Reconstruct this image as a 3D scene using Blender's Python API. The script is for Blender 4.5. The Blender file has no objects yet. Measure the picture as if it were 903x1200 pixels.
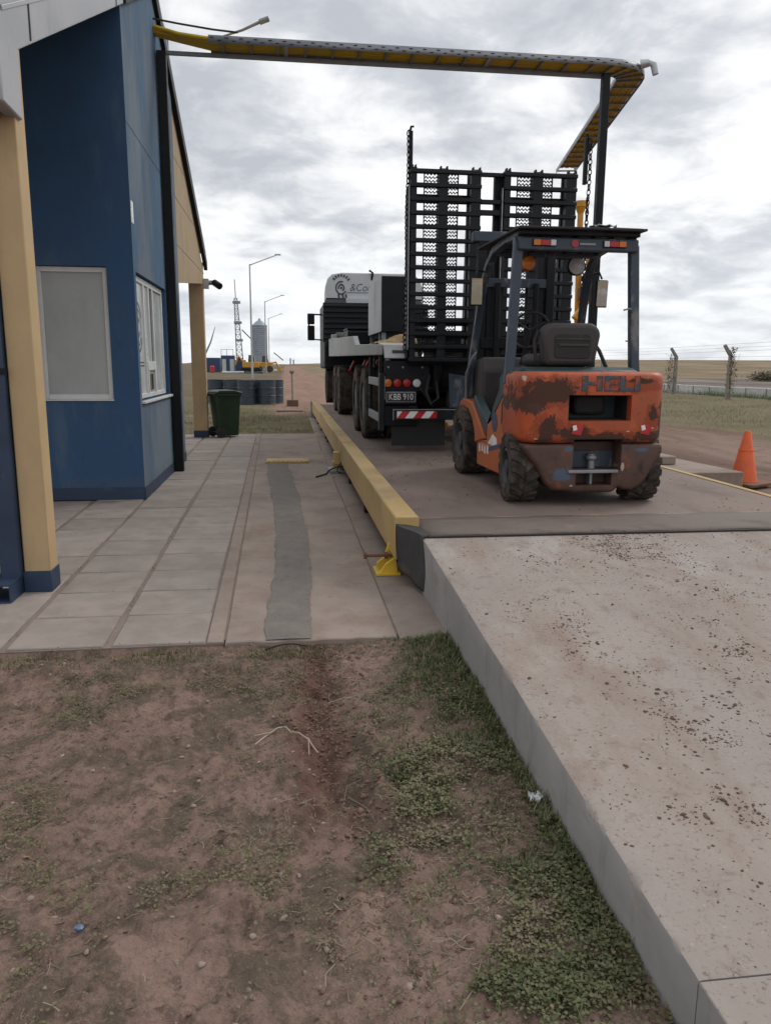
import bpy, bmesh, math, random
import numpy as np
from mathutils import Vector, Matrix
random.seed(7); rng = np.random.default_rng(7)
C = bpy.context.scene.collection
SC = bpy.context.scene
R = math.radians
# ------------------------------------------------------------------ camera
HC = 1.42
def camera():
    yaw, pitch, roll = R(7.3), R(10.8), R(0.35)
    f = Vector((math.sin(yaw)*math.cos(pitch), math.cos(yaw)*math.cos(pitch), -math.sin(pitch)))
    r = Vector((math.cos(yaw), -math.sin(yaw), 0)); u = r.cross(f)
    r2 = r*math.cos(roll)+u*math.sin(roll); u2 = u*math.cos(roll)-r*math.sin(roll)
    cd = bpy.data.cameras.new("camera"); cd.sensor_fit = 'VERTICAL'; cd.sensor_height = 36
    cd.lens = 905/1200*36; cd.clip_start = .05; cd.clip_end = 8000
    o = bpy.data.objects.new("camera", cd); C.objects.link(o)
    o.matrix_world = Matrix(((r2.x, u2.x, -f.x, 0), (r2.y, u2.y, -f.y, 0), (r2.z, u2.z, -f.z, HC), (0, 0, 0, 1)))
    SC.camera = o
camera()
# ------------------------------------------------------------------ light
SUN_AZ, SUN_EL = R(62), R(42)          # azimuth clockwise from +Y
SC.view_settings.view_transform = 'Standard'; SC.view_settings.look = 'None'
SC.view_settings.exposure = 0.0; SC.view_settings.gamma = 1.0
def link(nt, a, b): nt.links.new(a, b)
def node(nt, t, **k):
    n = nt.nodes.new(t)
    for a, v in k.items():
        if hasattr(n, a): setattr(n, a, v)
        else: n.inputs[a].default_value = v
    return n
def inp(nt, sock, v):
    if v is None: return
    if hasattr(v, 'is_output') or isinstance(v, bpy.types.NodeSocket): nt.links.new(v, sock)
    else: sock.default_value = v
def mth(nt, op, a, b=None, c=None, clamp=False):
    n = nt.nodes.new('ShaderNodeMath'); n.operation = op; n.use_clamp = clamp
    inp(nt, n.inputs[0], a); inp(nt, n.inputs[1], b)
    if c is not None: inp(nt, n.inputs[2], c)
    return n.outputs[0]
def mixc(nt, fac, a, b, mode='MIX'):
    n = nt.nodes.new('ShaderNodeMix'); n.data_type = 'RGBA'; n.blend_type = mode; n.clamp_factor = True
    inp(nt, n.inputs[0], fac)
    for s, v in ((n.inputs[6], a), (n.inputs[7], b)):
        if isinstance(v, (tuple, list)): v = (*v[:3], 1)
        inp(nt, s, v)
    return n.outputs[2]
def smooth(nt, v, lo, hi):
    n = nt.nodes.new('ShaderNodeMapRange'); n.interpolation_type = 'SMOOTHSTEP'
    inp(nt, n.inputs[0], v); n.inputs[1].default_value = lo; n.inputs[2].default_value = hi
    return n.outputs[0]
def noise(nt, vec, scale, detail=4, rough=.6, dist=0.):
    n = nt.nodes.new('ShaderNodeTexNoise'); n.inputs['Scale'].default_value = scale
    n.inputs['Detail'].default_value = detail; n.inputs['Roughness'].default_value = rough; n.inputs['Distortion'].default_value = dist
    if vec is not None: nt.links.new(vec, n.inputs['Vector'])
    return n.outputs[0]
def ramp(nt, v, stops):
    n = nt.nodes.new('ShaderNodeValToRGB'); e = n.color_ramp.elements
    while len(e) < len(stops): e.new(.5)
    for x, (p, c) in zip(e, stops): x.position = p; x.color = (*c, 1)
    nt.links.new(v, n.inputs[0]); return n.outputs[0]
def stretch(nt, vec, s):
    n = nt.nodes.new('ShaderNodeMapping'); n.inputs['Scale'].default_value = s
    nt.links.new(vec, n.inputs[0]); return n.outputs[0]
def world():
    w = bpy.data.worlds.new("World"); SC.world = w; w.use_nodes = True; nt = w.node_tree; nt.nodes.clear()
    sky = node(nt, 'ShaderNodeTexSky', sky_type='NISHITA', sun_disc=False, sun_elevation=SUN_EL, sun_rotation=SUN_AZ)
    b1 = node(nt, 'ShaderNodeBackground'); b1.inputs[1].default_value = .1; link(nt, sky.outputs[0], b1.inputs[0])
    tc = node(nt, 'ShaderNodeTexCoord'); sp = node(nt, 'ShaderNodeSeparateXYZ'); link(nt, tc.outputs['Generated'], sp.inputs[0])
    z = mth(nt, 'ABSOLUTE', sp.outputs[2]); zz = mth(nt, 'ADD', z, .24)
    cb = node(nt, 'ShaderNodeCombineXYZ')
    inp(nt, cb.inputs[0], mth(nt, 'DIVIDE', sp.outputs[0], zz)); inp(nt, cb.inputs[1], mth(nt, 'DIVIDE', sp.outputs[1], zz))
    cb.inputs[2].default_value = CLOUD_SEED
    big = noise(nt, cb.outputs[0], 1.5, 2, .5)
    fine = noise(nt, cb.outputs[0], 3.9, 8, .56, .3)
    wisp = noise(nt, cb.outputs[0], 12, 4, .6)
    v = mth(nt, 'ADD', mth(nt, 'MULTIPLY', big, .46), mth(nt, 'ADD', mth(nt, 'MULTIPLY', fine, .50), mth(nt, 'MULTIPLY', wisp, .08)))
    col = ramp(nt, v, [(.41, (.56, .585, .635)), (.47, (.70, .72, .76)), (.51, (.87, .882, .90)), (.55, (1.02, 1.025, 1.035)), (.62, (1.16, 1.155, 1.15))])
    hz = smooth(nt, z, .0, .20)
    col = mixc(nt, hz, mixc(nt, .5, col, (.86, .92, .99)), col)
    b2 = node(nt, 'ShaderNodeBackground'); b2.inputs[1].default_value = 1.0; link(nt, col, b2.inputs[0])
    m = node(nt, 'ShaderNodeMixShader'); m.inputs[0].default_value = .93
    link(nt, b1.outputs[0], m.inputs[1]); link(nt, b2.outputs[0], m.inputs[2])
    o = node(nt, 'ShaderNodeOutputWorld'); link(nt, m.outputs[0], o.inputs[0])
CLOUD_SEED = 3.1
world()
def sun():
    l = bpy.data.lights.new("sun", 'SUN'); l.energy = 1.25; l.angle = R(20); l.color = (1, .955, .88)
    o = bpy.data.objects.new("sun", l); C.objects.link(o)
    d = Vector((math.sin(SUN_AZ)*math.cos(SUN_EL), math.cos(SUN_AZ)*math.cos(SUN_EL), math.sin(SUN_EL)))
    o.rotation_euler = d.to_track_quat('Z', 'Y').to_euler(); o.location = d*60
sun()
# ------------------------------------------------------------------ materials
def pm(name, base, rough=.7, metal=0., spec=.5, var=.14, vs=5., layers=(), bump=.15, bs=50., bd=.004, coord='Object', blobs=(), rand=0.):
    """layers: (colour, scale, lo, hi, amount, stretch) noise-threshold stains; blobs: (colour, [(centre, radius)..], noise scale)"""
    m = bpy.data.materials.new(name); m.use_nodes = True; nt = m.node_tree; nt.nodes.clear()
    out = node(nt, 'ShaderNodeOutputMaterial'); p = node(nt, 'ShaderNodeBsdfPrincipled'); link(nt, p.outputs[0], out.inputs[0])
    if coord == 'Object': vec = node(nt, 'ShaderNodeTexCoord').outputs['Object']
    else: vec = node(nt, 'ShaderNodeNewGeometry').outputs['Position']
    if rand:
        oi = node(nt, 'ShaderNodeObjectInfo'); va = node(nt, 'ShaderNodeVectorMath', operation='ADD'); link(nt, vec, va.inputs[0])
        sc_ = node(nt, 'ShaderNodeVectorMath', operation='SCALE'); sc_.inputs[0].default_value = (7.1, 3.3, 1.7)
        link(nt, mth(nt, 'MULTIPLY', oi.outputs['Random'], 20.), sc_.inputs['Scale']); link(nt, sc_.outputs[0], va.inputs[1])
        vec = va.outputs[0]
    n0 = smooth(nt, noise(nt, vec, vs, 5, .62), .3, .7)
    lo = tuple(c*(1-var) for c in base); hi = tuple(min(1, c*(1+var)) for c in base)
    col = mixc(nt, n0, lo, hi)
    if rand:
        k = mth(nt, 'MULTIPLY_ADD', oi.outputs['Random'], 2*rand, 1-rand)
        cbn = node(nt, 'ShaderNodeCombineXYZ'); [link(nt, k, cbn.inputs[i]) for i in range(3)]
        col = mixc(nt, 1., col, cbn.outputs[0], 'MULTIPLY')
    rg = mth(nt, 'MULTIPLY_ADD', n0, .18, rough-.09, clamp=True)
    for (c, s, l0, h0, amt, st) in layers:
        v2 = stretch(nt, vec, st) if st else vec
        f = mth(nt, 'MULTIPLY', smooth(nt, noise(nt, v2, s, 6, .65, .2), l0, h0), amt)
        col = mixc(nt, f, col, c); rg = mth(nt, 'MULTIPLY_ADD', f, .25, rg, clamp=True)
    for bb in blobs:
        c, bl, s = bb[:3]; amt = bb[3] if len(bb) > 3 else 1.
        nz = mth(nt, 'SUBTRACT', noise(nt, vec, s, 6, .7, .3), .5); acc = None
        for (ct, rad) in bl:
            a = node(nt, 'ShaderNodeVectorMath', operation='SUBTRACT'); link(nt, vec, a.inputs[0]); a.inputs[1].default_value = ct
            d = node(nt, 'ShaderNodeVectorMath', operation='DIVIDE'); link(nt, a.outputs[0], d.inputs[0]); d.inputs[1].default_value = rad
            ln = node(nt, 'ShaderNodeVectorMath', operation='LENGTH'); link(nt, d.outputs[0], ln.inputs[0])
            v = mth(nt, 'SUBTRACT', 1., ln.outputs['Value'])
            acc = v if acc is None else mth(nt, 'MAXIMUM', acc, v)
        f = mth(nt, 'MULTIPLY', smooth(nt, mth(nt, 'ADD', mth(nt, 'MULTIPLY_ADD', nz, 2.6, acc), mth(nt, 'MULTIPLY', mth(nt, 'SUBTRACT', noise(nt, vec, s*6, 3, .7), .5), .9)), -.06, .12), amt)
        col = mixc(nt, f, col, c); rg = mth(nt, 'MULTIPLY_ADD', f, .3, rg, clamp=True)
    link(nt, col, p.inputs['Base Color']); link(nt, rg, p.inputs['Roughness']); p.inputs['Metallic'].default_value = metal; p.inputs['Specular IOR Level'].default_value = spec
    if bump:
        b = node(nt, 'ShaderNodeBump'); b.inputs['Strength'].default_value = bump; b.inputs['Distance'].default_value = bd
        link(nt, noise(nt, vec, bs, 5, .65), b.inputs['Height']); link(nt, b.outputs[0], p.inputs['Normal'])
    return m
def leafmat(name, cols, rough=.65):
    m = bpy.data.materials.new(name); m.use_nodes = True; nt = m.node_tree; p = nt.nodes['Principled BSDF']
    a = node(nt, 'ShaderNodeAttribute', attribute_name='tint'); n = len(cols)
    link(nt, ramp(nt, a.outputs['Fac'], [(i/(n-1), c) for i, c in enumerate(cols)]), p.inputs['Base Color']); p.inputs['Roughness'].default_value = rough
    return m
MUD = (.13, .082, .065)
M = {}
M['chalky_lit'] = pm('lit_chalky_blue_plaster', (.052, .115, .195), .8, spec=.3, var=.12, vs=2.4, layers=[((.19, .21, .235), 1.6, .34, .66, .72, (1, 1, .35)), ((.035, .075, .125), 7, .55, .72, .45, (1, 1, .25)), ((.22, .23, .24), 34, .64, .72, .4, None)], bump=.35, bs=110, bd=.004, blobs=[((.15, .125, .108), [((0, 0, .0), (60, 60, .22))], 9, .22)])  # chalky wear, with the sunlit side's brightness also mixed into the colour
M['blue'] = pm('blue_plaster', (.024, .074, .165), .72, var=.10, vs=3, layers=[((.10, .15, .20), 2.2, .50, .72, .55, (1, 1, .25)), ((.022, .05, .10), 9, .58, .75, .45, (1, 1, .3)), ((.16, .17, .18), 30, .66, .75, .35, None)], bump=.35, bs=110, bd=.004, blobs=[((.13, .11, .10), [((0, 0, .0), (60, 60, .22))], 9, .2)])
M['navy'] = pm('navy_plinth', (.020, .040, .085), .6, layers=[((.10, .09, .085), 6, .55, .75, .6, (1, 1, 2))], bump=.25, bs=60)
M['tan'] = pm('tan_paint', (.48, .345, .19), .7, spec=.35, var=.06, vs=3, layers=[((.36, .26, .15), 4, .48, .72, .5, (1, 1, .25)), ((.30, .23, .16), 1.2, .55, .72, .4, (1, 1, .5)), ((.25, .2, .15), 38, .70, .76, .6, None)], bump=.15, bs=90)
M['tan_shade'] = pm('shaded_tan_panel', (.36, .27, .165), .75, spec=.3, var=.08, vs=2, layers=[((.24, .19, .13), 3, .5, .72, .5, (1, 1, .4))], bump=.15)  # column tan painted darker to stand for shade on the far gable
M['pipe'] = pm('dark_blue_steel', (.022, .040, .080), .5, layers=[((.10, .10, .11), 12, .62, .72, .5, (1, 1, .3))], bump=.1, bs=70)
M['sheet'] = pm('grey_sheet_metal', (.36, .365, .385), .45, metal=.35, var=.08, vs=2, layers=[((.22, .22, .24), 5, .55, .75, .4, (1, 1, .4)), ((.55, .55, .56), 14, .64, .72, .4, None)], bump=.12, bs=14, bd=.01)
M['black'] = pm('black_steel', (.008, .009, .011), .55, spec=.25, var=.25, vs=8, layers=[((.035, .033, .033), 9, .58, .75, .45, None)], bump=.12, bs=70)
M['truck'] = pm('dark_truck_paint', (.009, .011, .015), .5, spec=.28, var=.25, vs=5, layers=[((.045, .038, .034), 5, .58, .76, .45, None), ((.09, .045, .03), 18, .69, .75, .5, None)], bump=.12, bs=50)
M['frame'] = pm('white_window_frame', (.62, .63, .62), .5, var=.05, layers=[((.4, .37, .34), 8, .6, .75, .35, None)], bump=.05)
M['frost'] = pm('frosted_pane', (.37, .39, .38), .28, var=.05, vs=1.5, bump=0, layers=[((.27, .285, .285), 2.2, .45, .7, .5, (1, 1, .3))])
M['film'] = pm('pale_window_film', (.52, .54, .54), .22, var=.07, vs=2, bump=0, layers=[((.40, .42, .43), 3, .5, .7, .5, (1, 1, .3))])
M['ink'] = pm('dark_print', (.05, .06, .07), .6, bump=0)
M['glass'] = pm('dark_glass', (.03, .035, .04), .08, bump=0)
M['paper'] = pm('white_notice', (.72, .73, .73), .6, bump=0, layers=[((.25, .25, .27), 60, .56, .6, .7, (1, .4, 3))])
M['paver'] = pm('paver_concrete', (.285, .244, .216), .85, var=.13, vs=5, rand=.09, layers=[((.20, .155, .125), 4, .52, .74, .5, None), ((.34, .30, .27), 7, .58, .74, .45, None)], bump=.35, bs=130, bd=.003)
M['mortar'] = pm('mortar', (.22, .176, .150), .9, layers=[((.15, .11, .09), 5, .5, .7, .6, None)], bump=.5, bs=90)
M['path'] = pm('path_concrete', (.285, .228, .195), .88, var=.12, vs=2.5, rand=.05, layers=[((.215, .155, .125), 2.2, .44, .68, .7, None), ((.33, .275, .24), 5, .56, .72, .5, None), ((.19, .14, .115), 11, .56, .70, .5, None), ((.11, .08, .065), 38, .64, .72, .6, None)], bump=.4, bs=120, bd=.003)
M['patch'] = pm('grey_mortar_patch', (.180, .160, .142), .88, var=.14, vs=6, layers=[((.245, .21, .185), 3.5, .50, .70, .6, (1.5, .6, 1)), ((.14, .125, .11), 14, .52, .70, .6, None), ((.25, .205, .175), 7, .56, .70, .6, None)], bump=.9, bs=70, bd=.008)
M['ramp'] = pm('ramp_concrete', (.305, .262, .237), .82, var=.09, vs=1.6, coord='World', layers=[((.275, .212, .175), 1.1, .42, .66, .85, (1.7, .5, 1)), ((.255, .205, .177), 1.6, .52, .68, .42, (3.4, .3, 1)), ((.40, .362, .338), 2.2, .52, .68, .65, (1.2, .5, 1)), ((.225, .165, .132), 3.4, .52, .72, .60, (1.4, .7, 1)), ((.20, .145, .115), 11, .54, .70, .5, None), ((.15, .10, .078), 48, .58, .67, .75, None), ((.19, .14, .115), 95, .58, .66, .6, None), ((.45, .42, .40), 60, .62, .70, .5, None)], bump=.3, bs=150, bd=.003)
M['rampside'] = pm('formed_concrete', (.30, .285, .275), .85, var=.10, vs=3, coord='World', layers=[((.20, .195, .19), 6, .5, .7, .6, (1, 1, .35)), ((.22, .155, .12), 3, .55, .75, .5, (1, 1, 3))], bump=.3, bs=70)
M['deck'] = pm('deck_concrete', (.212, .160, .136), .8, var=.12, vs=1.4, coord='World', layers=[((.15, .108, .09), 1.6, .48, .70, .65, (1.6, .5, 1)), ((.30, .255, .225), 3, .58, .74, .5, (1, .5, 1)), ((.11, .075, .06), 30, .62, .72, .6, None)], bump=.25, bs=120)
M['belt'] = pm('rubber_belt', (.150, .118, .100), .75, var=.16, vs=3, layers=[((.10, .085, .08), 3, .5, .7, .7, None), ((.25, .19, .155), 6, .56, .74, .6, None)], bump=.25, bs=60)
M['mat'] = pm('worn_rubber_mat', (.055, .053, .052), .8, spec=.25, var=.2, layers=[((.13, .105, .09), 5, .5, .72, .6, None)], bump=.3, bs=50)
M['rubber'] = pm('black_rubber', (.022, .021, .021), .75, var=.2, layers=[((.08, .065, .055), 7, .55, .75, .5, None)], bump=.3, bs=60)
M['tyre'] = pm('dusty_tyre', (.038, .033, .030), .88, spec=.2, var=.25, vs=8, layers=[((.125, .098, .08), 6, .36, .64, .85, None), ((.028, .025, .024), 16, .56, .7, .6, None)], bump=.35, bs=90)
M['truck_tyre'] = pm('dusty_truck_tyre', (.030, .027, .025), .9, spec=.2, var=.2, vs=6, layers=[((.125, .102, .088), 5, .34, .62, .85, None), ((.03, .027, .025), 12, .58, .7, .5, None)], bump=.3, bs=80)
M['hub'] = pm('dark_wheel_hub', (.05, .06, .07), .5, metal=.4, layers=[((.16, .13, .11), 10, .5, .7, .6, None)])
M['yellow'] = pm('yellow_ochre_paint', (.47, .325, .135), .6, spec=.35, var=.10, vs=2.5, layers=[((.33, .23, .12), 2.5, .46, .72, .6, (1, .4, 1)), ((.50, .40, .26), 5, .52, .72, .5, (1, .5, 1)), ((.18, .085, .045), 22, .66, .74, .75, None)], bump=.12, bs=50)
M['safety'] = pm('safety_yellow', (.62, .40, .03), .5, layers=[((.22, .12, .05), 16, .62, .72, .7, None)], bump=.1)
M['cable_y'] = pm('yellow_cable', (.58, .37, .015), .5, var=.1, bump=.05)
M['tray'] = pm('dull_tray_steel', (.27, .28, .30), .5, metal=.3, var=.12, vs=9, bump=.05)
M['zinc'] = pm('galvanised_steel', (.46, .47, .49), .42, metal=.6, var=.12, vs=9, bump=.06, layers=[((.30, .30, .31), 6, .55, .7, .5, None)])
M['steel'] = pm('grey_steel', (.26, .27, .285), .5, metal=.4, layers=[((.15, .12, .10), 8, .6, .75, .5, None)])
M['bedgrey'] = pm('grey_deck_paint', (.36, .365, .365), .6, var=.1, layers=[((.20, .18, .165), 6, .52, .72, .6, (1, 1, .4)), ((.12, .07, .05), 22, .66, .74, .6, None)], bump=.15)
M['cabwhite'] = pm('white_cab_paint', (.50, .52, .54), .45, var=.05, layers=[((.36, .35, .35), 4, .55, .75, .4, None)], bump=.03)
M['boxwhite'] = pm('pale_box_side', (.50, .52, .53), .6, var=.08, layers=[((.34, .35, .36), 3, .5, .72, .6, (1, 1, .25))], bump=.1)
M['red'] = pm('red_lens', (.38, .015, .02), .25, bump=0); M['amber'] = pm('amber_lens', (.55, .15, .012), .25, bump=0); M['clear'] = pm('clear_lens', (.55, .56, .57), .2, bump=0)
M['white'] = pm('white_paint', (.70, .70, .69), .5, bump=.03, layers=[((.45, .40, .36), 8, .6, .75, .5, None)])
M['redpaint'] = pm('red_reflector', (.45, .02, .03), .35, bump=0)
M['plate'] = pm('black_plate', (.02, .02, .022), .4, bump=0)
WEAR = (.075, .034, .024)
def P(cx, cz, rx, rz): return ((cx, -.3, cz), (rx, .9, rz))
M['cw_up'] = pm('worn_orange_paint', (.42, .075, .020), .5, var=.14, vs=4, layers=[((.30, .085, .04), 2.4, .46, .66, .6, (1, 1, .3)), ((.50, .15, .06), 7, .58, .75, .55, None), ((.52, .24, .13), 30, .62, .68, .4, (1, 1, .25)), ((.06, .03, .022), 13, .66, .70, .85, None), ((.045, .03, .028), 26, .64, .68, .7, None), ((.34, .05, .02), 3, .5, .7, .6, None)],
    blobs=[((.27, .055, .022), [P(-.36, .89, .29, .12), P(-.39, .58, .12, .14), P(-.13, .555, .16, .09), P(.12, .53, .32, .065), P(.46, .70, .07, .09), P(.30, .93, .26, .05)], 9, .8), (WEAR, [P(-.36, .89, .24, .095), P(-.50, .80, .12, .08), P(-.39, .59, .085, .11), P(-.15, .555, .12, .075), P(.10, .53, .26, .05), P(.44, .545, .13, .04), P(.46, .72, .045, .06), P(.34, .97, .14, .02), P(.56, .66, .05, .2)], 13),
           ((.50, .44, .40), [P(-.13, .60, .016, .012), P(.26, .585, .014, .006), P(.45, .61, .022, .007), P(-.555, .985, .012, .02), P(.53, .52, .009, .009), P(-.47, .53, .016, .004)], 60)], bump=.35, bs=26, bd=.004)
M['cw_lo'] = pm('worn_brown_paint', (.085, .043, .032), .6, var=.25, vs=6, layers=[((.30, .065, .022), 6, .60, .70, .8, None), ((.16, .12, .10), 12, .60, .70, .6, None), ((.03, .022, .022), 9, .60, .7, .7, None)],
    blobs=[((.085, .115, .155), [P(-.25, .25, .075, .055), P(-.20, .45, .04, .02), P(.38, .44, .07, .016)], 20), ((.42, .34, .28), [P(-.17, .165, .012, .007), P(.24, .31, .014, .03)], 60)], bump=.4, bs=26, bd=.005)
M['orange'] = pm('orange_side_paint', (.44, .105, .022), .5, var=.10, vs=4, layers=[((.20, .11, .075), 3, .50, .72, .55, (1, 1, .35)), ((.08, .04, .03), 9, .66, .72, .8, None), ((.34, .13, .06), 5, .55, .75, .4, None)], bump=.08)
M['teal'] = pm('dark_teal_panel', (.025, .05, .058), .5, var=.15, layers=[((.09, .075, .065), 8, .56, .74, .5, None)])
M['guard'] = pm('slate_blue_steel', (.035, .050, .074), .5, var=.15, layers=[((.20, .195, .19), 7, .54, .66, .75, (1, 1, .4)), ((.12, .05, .035), 16, .68, .74, .7, None)], bump=.1)
M['letters'] = pm('worn_letter_paint', (.05, .075, .105), .55, var=.2, vs=12, layers=[((.36, .075, .025), 9, .50, .56, .9, None), ((.07, .035, .03), 15, .54, .62, .8, None)], bump=.2)
M['seat'] = pm('grey_brown_seat_plastic', (.040, .035, .036), .6, var=.15, layers=[((.10, .085, .075), 6, .5, .75, .45, None)], bump=.2, bs=120)
M['mirror'] = pm('mirror_glass', (.75, .76, .76), .06, metal=.95, bump=0, var=.02)
M['wood'] = pm('weathered_wood', (.22, .185, .14), .85, var=.2, vs=9, bump=.4, bs=30)
M['cone'] = pm('orange_cone_plastic', (.72, .125, .035), .6, var=.08, layers=[((.42, .13, .075), 7, .48, .70, .6, None), ((.20, .10, .07), 26, .62, .70, .6, None)], bump=.05)
M['bin'] = pm('dark_green_plastic', (.012, .036, .016), .45, var=.12, layers=[((.06, .06, .05), 8, .6, .75, .4, None)], bump=.1)
M['drum'] = pm('blue_grey_drum', (.035, .048, .066), .5, var=.18, vs=4, layers=[((.13, .13, .13), 6, .55, .75, .5, None)], bump=.1)
M['fence'] = pm('fence_concrete', (.26, .245, .22), .9, var=.15, layers=[((.13, .12, .10), 5, .5, .7, .6, None)], bump=.4)
M['panel'] = pm('pale_concrete_panel', (.50, .50, .49), .85, var=.12, rand=.1, vs=2, layers=[((.2, .19, .17), 3, .5, .75, .5, (1, 1, .4))], bump=.2)
M['wire'] = pm('fence_wire', (.25, .25, .25), .5, metal=.5, bump=0)
M['mach_y'] = pm('machine_yellow', (.50, .26, .03), .5, var=.15, layers=[((.15, .09, .05), 3, .55, .75, .6, None)])
M['mach_b'] = pm('container_blue', (.035, .065, .13), .55, var=.15, vs=1, layers=[((.12, .10, .09), 2, .58, .75, .5, None)], bump=.1, bs=8)
M['silo'] = pm('corrugated_silo', (.30, .34, .39), .45, metal=.4, var=.12, vs=.8, bump=.1, bs=5)
M['pole'] = pm('galvanised_pole', (.42, .43, .44), .5, metal=.3, bump=0)
M['crane'] = pm('orange_crane_paint', (.60, .27, .02), .5, var=.12, layers=[((.25, .09, .03), 7, .56, .75, .6, None)])
M['rust'] = pm('rusty_brown', (.16, .07, .04), .8, var=.3)
M['brick'] = pm('brown_block', (.13, .075, .05), .85, var=.2)
M['tarp'] = pm('ochre_canvas', (.30, .185, .07), .85, var=.25, vs=7, bump=.5, bs=20)
M['twig'] = pm('dry_twig', (.40, .33, .26), .8, var=.15); M['cap'] = pm('blue_plastic', (.10, .17, .27), .35, bump=0)
M['litter'] = pm('crumpled_white_wrapper', (.62, .62, .63), .5, var=.15, vs=60)
M['crumb'] = pm('dry_mud_crumb', (.125, .080, .062), .95, var=.3, vs=30, coord='World', bump=.3, bs=200)
M['clod'] = pm('soil_clod', (.165, .098, .075), .95, var=.3, vs=14, coord='World', bump=.5, bs=150)
M['pebble'] = pm('pale_pebble', (.27, .21, .175), .9, var=.35, vs=20, coord='World', bump=.2)
M['clover'] = leafmat('clover_leaf', [(.052, .064, .020), (.092, .098, .036), (.130, .120, .058), (.165, .128, .078)])
M['blade'] = leafmat('grass_blade', [(.045, .078, .020), (.082, .118, .034), (.13, .145, .06), (.25, .21, .12)])
M['straw'] = leafmat('dry_straw', [(.13, .10, .070), (.19, .15, .105), (.31, .25, .18)], .8)
M['lawn'] = leafmat('lawn_grass', [(.075, .088, .035), (.12, .12, .052), (.17, .145, .075), (.21, .165, .10)], .8)
M['weed'] = leafmat('green_weed', [(.05, .10, .02), (.09, .15, .035), (.13, .17, .05)], .7)
M['shrub'] = leafmat('dry_shrub_leaf', [(.06, .05, .035), (.10, .085, .05), (.13, .12, .06)], .8)
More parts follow.
